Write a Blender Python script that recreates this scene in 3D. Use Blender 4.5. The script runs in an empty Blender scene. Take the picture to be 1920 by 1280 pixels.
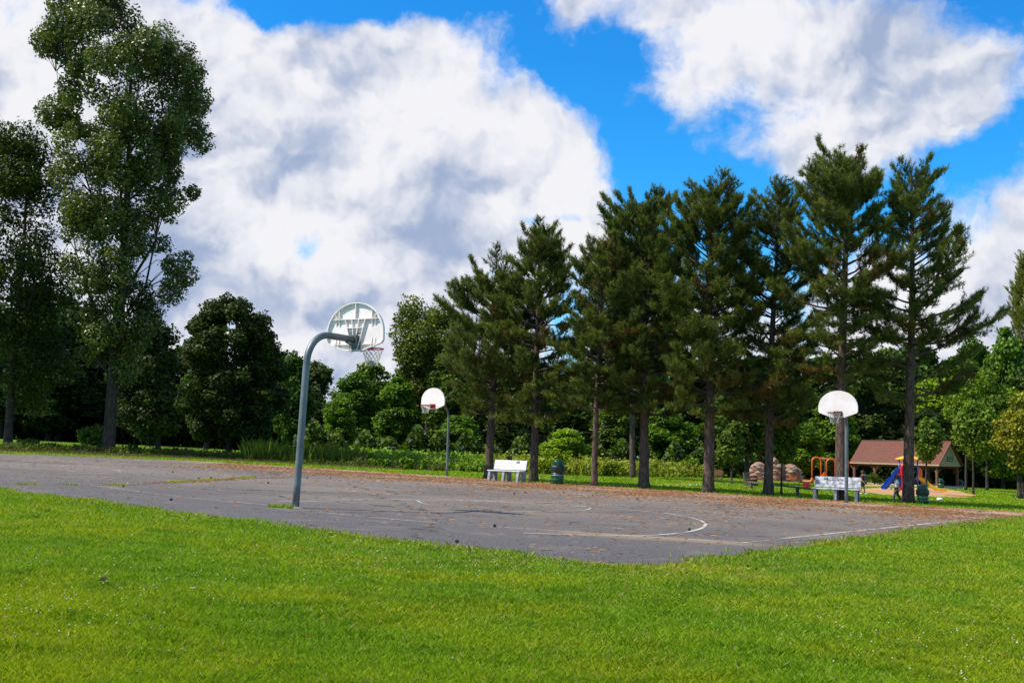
import bpy, math, random
import numpy as np
from mathutils import Matrix, Vector
R = math.radians
SC = bpy.context.scene
COL = SC.collection
# ------------------------------------------------------------------ camera
F, CX, CY, HC, SLOPE = 2133.0, 960.0, 640.0, 1.26, 0.018
cam_d = bpy.data.cameras.new('camera')
cam = bpy.data.objects.new('camera', cam_d); COL.objects.link(cam)
cam_d.sensor_width = 36.0; cam_d.lens = 36.0 * F / 1920.0
cam_d.clip_start = 0.1; cam_d.clip_end = 4000
ROT = (Matrix.Rotation(R(90 + 5.52), 3, 'X') @ Matrix.Rotation(R(1.7), 3, 'Z'))
cam.matrix_world = Matrix.Translation((0, 0, HC)) @ ROT.to_4x4()
SC.camera = cam
RN = np.array(ROT)

def ray(px, py):
    return ROT @ Vector(((px - CX) / F, -(py - CY) / F, -1.0))
def G(px, py):
    """ground point seen at a photograph pixel"""
    d = ray(px, py)
    t = HC / max(1e-4, -(d.z + SLOPE * d.x))
    return Vector((t * d.x, t * d.y, -SLOPE * t * d.x))
def S(px, py):
    d = ray(px, py)
    return F / (HC / max(1e-4, -(d.z + SLOPE * d.x)))     # pixels per metre there
def zg(x): return -SLOPE * x
def hor(px): return 846 + 0.0479 * (px - 960)
def GD(px, depth):
    """ground point in column px at a camera depth"""
    sc = F / depth
    return G(px, hor(px) + HC * sc)
# ------------------------------------------------------------------ light
SUN_EL = R(52)
shadow = Vector((2.5, 0.32, 0)).normalized()
to_sun = Vector((-shadow.x * math.cos(SUN_EL), -shadow.y * math.cos(SUN_EL), math.sin(SUN_EL)))
sl = bpy.data.lights.new('sun', 'SUN'); sl.energy = 5.0; sl.angle = R(0.5); sl.color = (1.0, 0.92, 0.80)
sun = bpy.data.objects.new('sun', sl); COL.objects.link(sun)
sun.rotation_euler = to_sun.to_track_quat('Z', 'Y').to_euler(); sun.location = (-30, 0, 60)
SC.view_settings.view_transform = 'Standard'; SC.view_settings.look = 'None'
SC.view_settings.exposure = 0.45; SC.view_settings.gamma = 1.0
SC.view_settings.use_curve_mapping = False
cy = SC.cycles
cy.max_bounces = 5; cy.diffuse_bounces = 3; cy.glossy_bounces = 2; cy.transmission_bounces = 3
cy.transparent_max_bounces = 8; cy.caustics_reflective = False; cy.caustics_refractive = False
cy.use_denoising = True

# ------------------------------------------------------------------ node shorthand
class NT:
    def __init__(s, nt): s.nt = nt; s.n = nt.nodes; s.l = nt.links
    def new(s, t, **kw):
        n = s.n.new(t)
        for k, v in kw.items(): setattr(n, k, v)
        return n
    def put(s, sock, v):
        if isinstance(v, bpy.types.NodeSocket): s.l.new(v, sock)
        elif v is not None:
            if sock.type == 'RGBA' and len(v) == 3: v = (*v, 1)
            sock.default_value = v
    def m(s, op, a, b=None, c=None, clamp=False):
        n = s.new('ShaderNodeMath', operation=op); n.use_clamp = clamp
        for i, v in enumerate((a, b, c)):
            if v is not None: s.put(n.inputs[i], v)
        return n.outputs[0]
    def vm(s, op, a, b=None):
        n = s.new('ShaderNodeVectorMath', operation=op)
        s.put(n.inputs[0], a)
        if b is not None: s.put(n.inputs[1], b)
        return n.outputs['Value'] if op in ('DOT_PRODUCT', 'LENGTH') else n.outputs[0]
    def noise(s, vec, scale, detail=3, rough=.55, dist=0.0):
        n = s.new('ShaderNodeTexNoise')
        if vec is not None: s.l.new(vec, n.inputs['Vector'])
        n.inputs['Scale'].default_value = scale; n.inputs['Detail'].default_value = detail
        n.inputs['Roughness'].default_value = rough; n.inputs['Distortion'].default_value = dist
        return n.outputs[0]
    def step(s, v, lo, hi, a=0.0, b=1.0):
        n = s.new('ShaderNodeMapRange', interpolation_type='SMOOTHSTEP')
        s.put(n.inputs[0], v)
        for i, k in enumerate((lo, hi, a, b)): n.inputs[i + 1].default_value = k
        return n.outputs[0]
    def mix(s, f, a, b, blend='MIX'):
        n = s.new('ShaderNodeMix', data_type='RGBA', blend_type=blend)
        s.put(n.inputs[0], f); s.put(n.inputs[6], a); s.put(n.inputs[7], b)
        return n.outputs[2]
    def scale(s, vec, v3):
        n = s.new('ShaderNodeVectorMath', operation='MULTIPLY')
        s.l.new(vec, n.inputs[0]); n.inputs[1].default_value = v3
        return n.outputs[0]

# ------------------------------------------------------------------ sky
w = bpy.data.worlds.new('World'); SC.world = w; w.use_nodes = True
w.node_tree.nodes.clear(); T = NT(w.node_tree)
out = T.new('ShaderNodeOutputWorld'); bg = T.new('ShaderNodeBackground'); bg.inputs[1].default_value = 0.1
T.l.new(bg.outputs[0], out.inputs[0])
sky = T.new('ShaderNodeTexSky', sky_type='NISHITA'); sky.sun_disc = False
sky.sun_elevation = SUN_EL; sky.sun_rotation = math.atan2(to_sun.x, to_sun.y)
sky.air_density = 1.0; sky.dust_density = 0.3; sky.ozone_density = 2.5
hs = T.new('ShaderNodeHueSaturation'); hs.inputs['Saturation'].default_value = 1.35; hs.inputs['Value'].default_value = 1.2
T.l.new(sky.outputs[0], hs.inputs['Color'])
tc = T.new('ShaderNodeTexCoord'); dirv = tc.outputs['Generated']
def warp(vec, sc, amp):
    n = T.new('ShaderNodeTexNoise'); T.l.new(vec, n.inputs['Vector']); n.inputs['Scale'].default_value = sc
    n.inputs['Detail'].default_value = 6; n.inputs['Roughness'].default_value = .6
    o = T.vm('SUBTRACT', n.outputs[1], (0.5, 0.5, 0.5)); o = T.scale(o, (amp,) * 3)
    return T.vm('ADD', vec, o)
wd = warp(dirv, 6.0, 0.11)
def angles(vec):
    sp = T.new('ShaderNodeSeparateXYZ'); T.l.new(vec, sp.inputs[0])
    x, y, z = sp.outputs
    h = T.m('SQRT', T.m('ADD', T.m('MULTIPLY', x, x), T.m('MULTIPLY', y, y)))
    return T.m('ARCTAN2', x, y), T.m('ARCTAN2', z, h)
A, E = angles(wd)
def gsum(blobs, A=A, E=E, wk=1.0):
    tot = None
    for px, py, rx, ry, wt in blobs:
        d = ray(px, py)
        a0, e0 = math.atan2(d.x, d.y), math.atan2(d.z, math.hypot(d.x, d.y))
        u = T.m('MULTIPLY', T.m('SUBTRACT', A, a0), F / rx)
        v = T.m('MULTIPLY', T.m('SUBTRACT', E, e0), F / ry)
        d2 = T.m('MULTIPLY_ADD', v, v, T.m('MULTIPLY', u, u))
        g = T.m('POWER', 2.7183, T.m('MULTIPLY', d2, -1.0))
        tot = T.m('MULTIPLY_ADD', g, wt * (wk if wt > 0 else .8), 0.0 if tot is None else tot)
    return tot
CLOUDS = [(60, 120, 330, 330, 1.3), (560, 130, 300, 120, 1.2), (850, 190, 200, 150, 1.1), (740, 330, 320, 150, 1.3), (1000, 270, 190, 90, 1.0),
          (420, 420, 300, 260, 1.3), (800, 470, 200, 150, .9), (1020, 440, 170, 70, .7), (300, 700, 420, 160, 1.1), (850, 640, 240, 110, .9), (1130,300,60,50,.5),
          (1150, 20, 190, 60, 1.2), (1400, 70, 250, 110, 1.4), (1680, 130, 180, 140, 1.4), (1540, 260, 170, 85, 1.2), (1800, 170, 90, 80, .9),
          (1850, 470, 130, 110, 1.0), (1900, 620, 150, 140, 1.1), (1300, 640, 400, 110, 1.0), (1240, 150, 130, 60, .4), (1600, 600, 200, 120, .7),
          (-500, 300, 500, 350, 1.0), (2350, 350, 330, 220, 1.0), (600, -700, 500, 200, .8)]
BLUES = [(1090, 130, 100, 60, -1.0), (1010, 80, 60, 50, -.7), (1280, 330, 110, 80, -1.2), (1190, 250, 80, 60, -.8), (700, 0, 270, 34, -1.6), (500, 8, 50, 30, -1.2), (590, 440, 40, 28, -1.15), (1000, 385, 90, 14, -.9), (430,330,60,40,-.3),
         (1860, 20, 60, 90, -.9), (1790, 330, 70, 55, -.9), (1900, 250, 50, 90, -.6), (1420, 400, 130, 50, -.7), (830, 60, 60, 50, -.4)]
Fm = T.m('ADD', gsum(CLOUDS, wk=.82), gsum(BLUES, wk=1.0))
sp_ = T.new('ShaderNodeSeparateXYZ'); T.l.new(dirv, sp_.inputs[0])
Fm = T.m('ADD', Fm, T.m('MAXIMUM', T.step(E, .65, .95, 0, .35), T.step(sp_.outputs[1], .35, 0, 0, .50)))     # unseen cloud added overhead and behind for a brighter, neutral ambient
n1 = T.noise(wd, 10.0, 10, .60, .0)
n2 = T.noise(dirv, 30.0, 6, .6, .3)
dens = T.m('ADD', Fm, T.m('MULTIPLY', T.m('SUBTRACT', n1, .5), 3.7))
dens = T.m('ADD', dens, T.m('MULTIPLY', T.m('SUBTRACT', n2, .5), .7))
mask = T.step(dens, 0.05, 1.10)
GREY = [(820, 440, 130, 60, 1.0), (640, 330, 200, 60, .45), (430, 510, 140, 50, .75), (560, 250, 190, 50, .35), (1560, 290, 170, 50, .55), (1680, 200, 170, 70, .45), (1350, 130, 150, 45, .4),
        (60, 300, 120, 70, .45), (620, 560, 150, 40, .45), (1640, 60, 150, 40, .3), (900, 330, 120, 35, .35), (1900,560,80,40,.3), (80, 60, 120, 80, -.5), (760, 130, 160, 60, -.3), (430, 420, 120, 60, -.25), (700,480,80,40,-.2),(900,520,110,50,-.3)]
gr = gsum(GREY)
sh = T.vm('ADD', wd, tuple(0.016 * c for c in to_sun))
m0 = T.noise(wd, 9.0, 4, .5, .0); m1 = T.noise(sh, 9.0, 4, .5, .0)
relief = T.m('MULTIPLY', T.m('SUBTRACT', m1, m0), 6.0)
n3 = T.noise(wd, 6.0, 5, .5)
gsh = T.m('ADD', T.m('ADD', gr, relief), T.m('MULTIPLY', T.m('SUBTRACT', n3, .46), 2.4))
gsh = T.step(gsh, -0.25, 1.15)
ccol = T.mix(gsh, (6.6, 6.6, 6.9, 1), (2.6, 3.25, 4.7, 1))
blue = T.mix(1.0, hs.outputs[0], (.30, 1.04, 1.30, 1), 'MULTIPLY')
skyc = T.mix(mask, blue, ccol)
T.l.new(skyc, bg.inputs[0])

# ------------------------------------------------------------------ materials
def new_mat(name):
    m = bpy.data.materials.new(name); m.use_nodes = True; m.node_tree.nodes.clear()
    t = NT(m.node_tree); o = t.new('ShaderNodeOutputMaterial')
    return m, t, o
def pmat(name, c1, c2=None, scale=6.0, rough=.7, bump=0.0, bscale=None, metal=0.0, detail=4, spec=.3, stretch=(1, 1, 1), contrast=(.35, .65)):
    m, t, o = new_mat(name)
    b = t.new('ShaderNodeBsdfPrincipled'); t.l.new(b.outputs[0], o.inputs[0])
    b.inputs['Roughness'].default_value = rough; b.inputs['Metallic'].default_value = metal
    b.inputs['Specular IOR Level'].default_value = spec
    tcn = t.new('ShaderNodeTexCoord'); v = t.scale(tcn.outputs['Object'], stretch)
    c2 = c2 or tuple(x * .8 for x in c1)
    n = t.noise(v, scale, detail, .6)
    t.l.new(t.mix(t.step(n, *contrast), (*c1, 1), (*c2, 1)), b.inputs['Base Color'])
    if bump:
        bp = t.new('ShaderNodeBump'); bp.inputs['Distance'].default_value = bump; bp.inputs['Strength'].default_value = 1
        t.l.new(t.noise(v, bscale or scale * 3, 5, .65), bp.inputs['Height']); t.l.new(bp.outputs[0], b.inputs['Normal'])
    return m
def leaf_mat(name, dark, light, trans=.3, rough=.5, spec=.25, brown=None, patch=None):
    """foliage: face attribute 'tint' varies the leaf colour, the object's own colour multiplies it"""
    m, t, o = new_mat(name)
    at = t.new('ShaderNodeAttribute'); at.attribute_name = 'tint'
    c = t.mix(at.outputs['Fac'], (*dark, 1), (*light, 1))
    if brown: c = t.mix(t.step(at.outputs['Fac'], 1.2, 1.9), c, (*brown, 1))
    if patch:
        g = t.new('ShaderNodeNewGeometry')
        c = t.mix(t.step(t.noise(g.outputs['Position'], patch[1], 4, .6), .42, .62), c, t.mix(1.0, c, (*patch[0], 1), 'MULTIPLY'))
        if len(patch) > 2: c = t.mix(t.step(t.noise(g.outputs['Position'], patch[3], 5, .65), .48, .70, 0, .8), c, t.mix(1.0, c, (*patch[2], 1), 'MULTIPLY'))
    oi = t.new('ShaderNodeObjectInfo')
    c = t.mix(1.0, c, oi.outputs['Color'], 'MULTIPLY')
    b = t.new('ShaderNodeBsdfPrincipled'); t.l.new(c, b.inputs['Base Color'])
    b.inputs['Roughness'].default_value = rough; b.inputs['Specular IOR Level'].default_value = spec
    tr = t.new('ShaderNodeBsdfTranslucent')
    t.l.new(t.mix(1.0, c, (1.5, 1.5, .6, 1), 'MULTIPLY'), tr.inputs[0])
    mx = t.new('ShaderNodeMixShader'); mx.inputs[0].default_value = trans
    t.l.new(b.outputs[0], mx.inputs[1]); t.l.new(tr.outputs[0], mx.inputs[2]); t.l.new(mx.outputs[0], o.inputs[0])
    return m
M = {}
M['pine'] = leaf_mat('pine_needles', (.024, .046, .008), (.165, .205, .032), .26, .5, .2, (.13, .065, .02))
M['leaf'] = leaf_mat('broad_leaves', (.022, .042, .004), (.150, .195, .014), .30, .55, .22)
M['cotton'] = leaf_mat('glossy_leaves', (.017, .034, .004), (.160, .200, .024), .24, .40, .42)
M['weed'] = leaf_mat('weed_leaves', (.075, .115, .010), (.230, .270, .024), .3, .6, .15, (.20, .13, .05))
M['grass'] = leaf_mat('grass_blades', (.120, .222, .005), (.245, .365, .013), .35, .55, .2, (.36, .30, .12), ((1.45, 1.12, 1.0), .42, (.62, .78, .8), 1.3))
M['bark'] = pmat('pine_bark', (.060, .042, .033), (.150, .105, .085), 7, .95, .03, 16, stretch=(2.4, 2.4, .6), spec=.1)
M['bark2'] = pmat('grey_bark', (.030, .025, .020), (.080, .066, .052), 6, .95, .03, 14, stretch=(2.4, 2.4, .5), spec=.1)
M['pole'] = pmat('galvanised_steel', (.16, .185, .19), (.10, .12, .125), 3, .45, .0, metal=.25, spec=.5)
M['board'] = pmat('white_fan_board', (.88, .80, .78), (.77, .70, .67), 2.2, .45, spec=.4)
M['rim'] = pmat('red_rim_paint', (.42, .02, .025), (.28, .02, .03), 8, .5)
M['rust'] = pmat('rusty_rim_paint', (.20, .045, .035), (.12, .04, .03), 10, .6)
M['net'] = pmat('white_net_cord', (.55, .53, .49), (.42, .40, .37), 20, .8)
M['whitewood'] = pmat('white_painted_wood', (.74, .76, .78), (.60, .61, .63), 5, .6, .003, 30, stretch=(1, 8, 8))
M['dapplewhite'] = pmat('worn_white_shade_dapples', (.52, .54, .58), (.22, .22, .24), 6, .7, .004, 25, contrast=(.46, .62))  # worn white; the grey dapples are pine shadows put into the colour
M['concrete'] = pmat('dark_bench_leg', (.34, .34, .36), (.22, .22, .24), 8, .85, .004, 40)
M['darkleg'] = pmat('dark_stained_leg', (.10, .11, .14), (.28, .30, .34), 7, .8, contrast=(.5, .65))
M['green'] = pmat('green_can_paint', (.004, .070, .022), (.003, .045, .015), 5, .35, spec=.5)
M['greytop'] = pmat('grey_green_plastic', (.07, .13, .12), (.04, .08, .075), 5, .5)
M['blackbag'] = pmat('black_bin_liner', (.010, .010, .012), (.02, .02, .022), 14, .35, .01, 30, spec=.5)
M['steel'] = pmat('steel_hoop_ring', (.45, .47, .46), (.3, .3, .3), 8, .4, metal=.5)
M['roof'] = pmat('red_brown_shingles', (.175, .070, .050), (.115, .048, .036), 9, .9, .01, 30, contrast=(.3, .7))
M['post'] = pmat('cedar_post', (.200, .085, .045), (.120, .055, .030), 5, .8, stretch=(4, 4, .6))
M['cream'] = pmat('cream_siding', (.44, .35, .24), (.36, .28, .19), 3, .8)
M['darksign'] = pmat('dark_sign', (.03, .035, .05), (.02, .02, .03), 3, .6)
M['letter'] = pmat('pale_lettering', (.45, .48, .52), None, 3, .6)
M['blue'] = pmat('blue_plastic', (.006, .085, .48), (.005, .06, .36), 2, .3, spec=.5)
M['red'] = pmat('red_plastic', (.58, .012, .030), (.45, .01, .02), 2, .3, spec=.5)
M['yellow'] = pmat('yellow_plastic', (.78, .46, .010), (.68, .38, .01), 2, .35, spec=.5)
M['orange'] = pmat('orange_paint', (.75, .15, .010), (.60, .11, .01), 3, .4, spec=.4)
M['rock'] = pmat('pink_brown_rock', (.32, .20, .145), (.17, .085, .055), 2.6, .9, .05, 5)
M['rockedge'] = pmat('pale_rock_ledge', (.40, .31, .25), (.26, .19, .15), 4, .9, .03, 9)
M['timber'] = pmat('weathered_timber', (.16, .12, .085), (.09, .065, .045), 5, .9, .006, 20, stretch=(1, 6, 6))
M['skin'] = pmat('skin', (.48, .28, .20), (.42, .24, .17), 6, .6)
M['hairbrown'] = pmat('dark_brown_hair', (.030, .018, .012), (.05, .03, .02), 30, .6)
M['hairred'] = pmat('red_brown_hair', (.16, .050, .030), (.10, .03, .02), 30, .6)
M['whitecloth'] = pmat('white_cotton', (.72, .74, .78), (.62, .64, .70), 8, .85)
M['navyred'] = pmat('navy_and_red_cotton', (.020, .025, .055), (.25, .05, .05), 13, .85, contrast=(.50, .56))
M['greycloth'] = pmat('grey_cotton', (.075, .08, .085), (.05, .05, .06), 8, .85)
M['clover'] = pmat('white_clover', (.60, .62, .50), (.45, .48, .34), 8, .8)
M['cone'] = pmat('pine_cone', (.055, .035, .022), (.025, .016, .012), 40, .9, .003, 80)
M['drygrass'] = leaf_mat('dry_grass', (.10, .075, .035), (.19, .14, .065), .3, .8, .1)
M['litter'] = leaf_mat('dead_needles', (.38, .175, .08), (.72, .40, .20), .1, .8, .1)

def ground_mat(name, cols, base_scale, bump=.02, bscale=20):
    m, t, o = new_mat(name)
    b = t.new('ShaderNodeBsdfPrincipled'); t.l.new(b.outputs[0], o.inputs[0])
    b.inputs['Roughness'].default_value = .9; b.inputs['Specular IOR Level'].default_value = .15
    g = t.new('ShaderNodeNewGeometry'); v = g.outputs['Position']
    c = t.mix(t.step(t.noise(v, base_scale, 5, .6), .35, .65), (*cols[0], 1), (*cols[1], 1))
    c = t.mix(t.step(t.noise(v, base_scale * 14, 4, .7), .45, .70), c, (*cols[2], 1))
    t.l.new(c, b.inputs['Base Color'])
    bp = t.new('ShaderNodeBump'); bp.inputs['Distance'].default_value = bump
    t.l.new(t.noise(v, bscale, 5, .7), bp.inputs['Height']); t.l.new(bp.outputs[0], b.inputs['Normal'])
    return m
M['lawn'] = ground_mat('lawn_ground', ((.085, .185, .012), (.120, .220, .018), (.060, .120, .012)), .25, .03, 25)
M['chips'] = ground_mat('wood_chips', ((.50, .30, .14), (.42, .24, .11), (.30, .17, .08)), 1.0, .03, 30)
M['soil'] = ground_mat('bare_soil', ((.16, .11, .065), (.22, .16, .09), (.11, .13, .03)), 1.5, .02, 40)
M['path'] = ground_mat('pale_concrete', ((.46, .44, .40), (.40, .38, .34), (.34, .32, .28)), .8, .005, 40)

# court frame: axis runs 34 degrees to the right of straight ahead
AX = R(34.0); UX = (math.sin(AX), math.cos(AX), 0); VX = (math.cos(AX), -math.sin(AX), 0)
far0 = G(838, 893)
def asphalt_mat():
    m, t, o = new_mat('worn_asphalt')
    b = t.new('ShaderNodeBsdfPrincipled'); t.l.new(b.outputs[0], o.inputs[0])
    b.inputs['Roughness'].default_value = .88; b.inputs['Specular IOR Level'].default_value = .25
    g = t.new('ShaderNodeNewGeometry'); v = g.outputs['Position']
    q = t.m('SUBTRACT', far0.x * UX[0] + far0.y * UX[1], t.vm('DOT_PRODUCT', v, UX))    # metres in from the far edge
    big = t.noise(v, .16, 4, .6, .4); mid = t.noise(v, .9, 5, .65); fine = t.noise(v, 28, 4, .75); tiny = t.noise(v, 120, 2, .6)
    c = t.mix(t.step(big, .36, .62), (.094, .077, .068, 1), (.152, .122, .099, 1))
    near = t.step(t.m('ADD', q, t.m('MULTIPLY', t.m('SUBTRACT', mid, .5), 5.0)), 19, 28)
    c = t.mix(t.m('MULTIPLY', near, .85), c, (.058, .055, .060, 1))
    c = t.mix(t.m('MULTIPLY', t.step(mid, .52, .68), .35), c, (.205, .172, .140, 1))
    qe = t.m('ADD', q, t.m('MULTIPLY', t.m('SUBTRACT', mid, .5), 4.0))
    wide = t.m('MULTIPLY', t.step(qe, 17, 5), t.step(t.vm('DOT_PRODUCT', v, (1, 0, 0)), -12, 4))
    c = t.mix(t.m('MULTIPLY', wide, .62), c, (.215, .160, .125, 1))
    dusty = t.m('SUBTRACT', 1.0, t.step(qe, .6, 3.4))
    c = t.mix(t.m('MULTIPLY', dusty, .85), c, (.360, .255, .175, 1))
    # streaks of dust and worn tar lying along the court
    st = t.noise(t.scale(v, (.35, 1.6, 1)), 1.1, 5, .7)
    c = t.mix(t.m('MULTIPLY', t.step(st, .55, .72), .30), c, (.225, .195, .165, 1))
    c = t.mix(t.m('MULTIPLY', t.step(st, .30, .46, 1, 0), .35), c, (.070, .068, .072, 1))
    c = t.mix(t.step(fine, .40, .72, 0, .45), c, (.25, .235, .22, 1))
    c = t.mix(t.step(tiny, .55, .75, 0, .4), c, (.045, .043, .045, 1))
    # pine needle stain where the trees shed
    lit = t.noise(v, 5.5, 6, .8, .5)
    band = t.m('MULTIPLY', t.step(q, 15, 3, 0, 1), t.step(mid, .30, .60, .45, 1))
    th = t.m('SUBTRACT', lit, t.m('MULTIPLY', t.m('SUBTRACT', 1.0, band), .30))
    c = t.mix(t.step(th, .48, .56, 0, .8), c, (.46, .215, .105, 1))
    s0, s1 = G(1090, 1000), G(1420, 1021); dv = (s1 - s0); ln_ = dv.length; dv.normalize()
    al = t.m('SUBTRACT', t.vm('DOT_PRODUCT', v, tuple(dv)), s0.dot(dv)); ac = t.m('SUBTRACT', t.vm('DOT_PRODUCT', v, (-dv.y, dv.x, 0)), s0.x * -dv.y + s0.y * dv.x)
    ac = t.m('ADD', t.m('ABSOLUTE', ac), t.m('MULTIPLY', t.m('SUBTRACT', mid, .5), .9))
    sm = t.m('MULTIPLY', t.m('MULTIPLY', t.step(al, -1.5, 1.0), t.step(al, ln_ + .5, ln_ - .6)), t.step(ac, .62, .05))
    c = t.mix(t.m('MULTIPLY', sm, .8), c, (.25, .185, .125, 1))
    # tar cracks
    vo = t.new('ShaderNodeTexVoronoi', feature='DISTANCE_TO_EDGE'); vo.inputs['Scale'].default_value = .13
    wv = t.new('ShaderNodeTexNoise'); wv.inputs['Scale'].default_value = 1.2; wv.inputs['Detail'].default_value = 6
    t.l.new(v, wv.inputs['Vector'])
    t.l.new(t.vm('ADD', v, t.scale(wv.outputs[1], (1.6, 1.6, 0))), vo.inputs['Vector'])
    c = t.mix(t.step(vo.outputs['Distance'], .002, .006, .9, 0), c, (.035, .034, .03, 1))
    t.l.new(c, b.inputs['Base Color'])
    bp = t.new('ShaderNodeBump'); bp.inputs['Distance'].default_value = .006
    t.l.new(t.noise(v, 60, 5, .75), bp.inputs['Height']); t.l.new(bp.outputs[0], b.inputs['Normal'])
    return m
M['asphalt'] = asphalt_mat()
def line_mat():
    m, t, o = new_mat('worn_white_line')
    b = t.new('ShaderNodeBsdfPrincipled'); b.inputs['Roughness'].default_value = .85
    b.inputs['Base Color'].default_value = (.62, .59, .53, 1)
    tr = t.new('ShaderNodeBsdfTransparent'); g = t.new('ShaderNodeNewGeometry')
    a = t.noise(g.outputs['Position'], 1.0, 4, .6); f = t.noise(g.outputs['Position'], 22, 4, .7)
    k = t.m('ADD', t.m('MULTIPLY', t.m('SUBTRACT', a, .5), 1.5), f)
    mx = t.new('ShaderNodeMixShader'); t.l.new(t.step(k, .34, .62, .08, .75), mx.inputs[0])
    t.l.new(tr.outputs[0], mx.inputs[1]); t.l.new(b.outputs[0], mx.inputs[2]); t.l.new(mx.outputs[0], o.inputs[0])
    return m
M['line'] = line_mat()

# ------------------------------------------------------------------ mesh builders
def tag(o, label=None, cat=None, group=None, kind=None):
    if label: o['label'] = label
    if cat: o['category'] = cat
    if group: o['group'] = group
    if kind: o['kind'] = kind
    return o
def empty(name, loc, rz=0, label=None, cat=None, group=None, scale=1.0):
    o = bpy.data.objects.new(name, None); COL.objects.link(o)
    o.location = loc; o.rotation_euler = (0, 0, rz); o.scale = (scale,) * 3; o.empty_display_size = .3
    return tag(o, label, cat, group)
def link(name, me, mat, parent=None):
    if mat is not None and not me.materials: me.materials.append(mat)
    o = bpy.data.objects.new(name, me); COL.objects.link(o); o.parent = parent
    return o
def copy_tree(o, parent=None):
    c = o.copy(); COL.objects.link(c); c.parent = parent
    for ch in list(o.children): copy_tree(ch, c)
    return c
class MB:
    def __init__(s): s.v = []; s.f = []
    def add(s, vs, fs):
        k = len(s.v); s.v += [tuple(p) for p in vs]; s.f += [tuple(i + k for i in f) for f in fs]
        return s
    def box(s, x0, x1, y0, y1, z0, z1, top=None, mtx=None):
        b = .0
        vs = [(x0, y0, z0), (x1, y0, z0), (x1, y1, z0), (x0, y1, z0), (x0, y0, z1), (x1, y0, z1), (x1, y1, z1), (x0, y1, z1)]
        if mtx is not None: vs = [mtx @ Vector(p) for p in vs]
        return s.add(vs, [(0, 3, 2, 1), (4, 5, 6, 7), (0, 1, 5, 4), (1, 2, 6, 5), (2, 3, 7, 6), (3, 0, 4, 7)])
    def prism(s, pts, axis, a, b):
        """extrude a 2-D outline along an axis; pts go in the other two axes"""
        def mk(p, c):
            return {'x': (c, p[0], p[1]), 'y': (p[0], c, p[1]), 'z': (p[0], p[1], c)}[axis]
        n = len(pts); vs = [mk(p, a) for p in pts] + [mk(p, b) for p in pts]
        fs = [tuple(range(n)), tuple(range(2 * n - 1, n - 1, -1))] + [(i, n + i, n + (i + 1) % n, (i + 1) % n) for i in range(n)]
        return s.add(vs, fs)
    def tube(s, pts, rad, n=8, cap=True):
        pts = [Vector(p) for p in pts]
        if not hasattr(rad, '__len__'): rad = [rad] * len(pts)
        vs = []; fs = []; nrm = None
        for i, p in enumerate(pts):
            d = (pts[min(i + 1, len(pts) - 1)] - pts[max(i - 1, 0)]).normalized()
            if nrm is None:
                nrm = Vector((0, 1, 0)) if abs(d.y) < .9 else Vector((1, 0, 0))
            nrm = (nrm - d * nrm.dot(d)).normalized(); bn = d.cross(nrm)
            for k in range(n):
                a = 2 * math.pi * k / n
                vs.append(p + (nrm * math.cos(a) + bn * math.sin(a)) * rad[i])
        for i in range(len(pts) - 1):
            for k in range(n):
                fs.append((i * n + k, i * n + (k + 1) % n, (i + 1) * n + (k + 1) % n, (i + 1) * n + k))
        if cap: fs += [tuple(range(n - 1, -1, -1)), tuple(range((len(pts) - 1) * n, len(pts) * n))]
        return s.add(vs, fs)
    def lathe(s, prof, n=24, c=(0, 0, 0)):
        vs = []; fs = []
        for r, z in prof:
            for k in range(n):
                a = 2 * math.pi * k / n; vs.append((c[0] + r * math.cos(a), c[1] + r * math.sin(a), c[2] + z))
        for i in range(len(prof) - 1):
            for k in range(n):
                fs.append((i * n + k, i * n + (k + 1) % n, (i + 1) * n + (k + 1) % n, (i + 1) * n + k))
        fs += [tuple(range(n - 1, -1, -1)), tuple(range((len(prof) - 1) * n, len(prof) * n))]
        return s.add(vs, fs)
    def ball(s, c, r, n=10, m=7):
        vs = []; fs = []
        r = r if hasattr(r, '__len__') else (r, r, r)
        for i in range(m + 1):
            th = math.pi * i / m
            for k in range(n):
                a = 2 * math.pi * k / n
                vs.append((c[0] + r[0] * math.sin(th) * math.cos(a), c[1] + r[1] * math.sin(th) * math.sin(a), c[2] + r[2] * math.cos(th)))
        for i in range(m):
            for k in range(n): fs.append((i * n + k, (i + 1) * n + k, (i + 1) * n + (k + 1) % n, i * n + (k + 1) % n))
        return s.add(vs, fs)
    def mesh(s, name, smooth=False):
        me = bpy.data.meshes.new(name); me.from_pydata(s.v, [], s.f); me.update()
        if smooth: me.shade_smooth()
        return me
    def build(s, name, mat, parent=None, smooth=False, bevel=0):
        o = link(name, s.mesh(name, smooth), mat, parent)
        if bevel:
            md = o.modifiers.new('bevel', 'BEVEL'); md.width = bevel; md.segments = 2; md.limit_method = 'ANGLE'
        return o
def fast_mesh(name, V, Fc, tint=None):
    """V (n,3); Fc (m,k) same-size faces; tint per face"""
    me = bpy.data.meshes.new(name)
    V = np.ascontiguousarray(V, dtype=np.float32); Fc = np.ascontiguousarray(Fc, dtype=np.int32)
    m, k = Fc.shape
    me.vertices.add(len(V)); me.vertices.foreach_set('co', V.ravel())
    me.loops.add(m * k); me.loops.foreach_set('vertex_index', Fc.ravel())
    me.polygons.add(m); me.polygons.foreach_set('loop_start', np.arange(0, m * k, k, dtype=np.int32))
    me.update(calc_edges=True)
    if tint is not None:
        a = me.attributes.new('tint', 'FLOAT', 'FACE'); a.data.foreach_set('value', np.ascontiguousarray(tint, dtype=np.float32))
    return me
def unit(a): return a / np.maximum(1e-9, np.linalg.norm(a, axis=1, keepdims=True))
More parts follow.
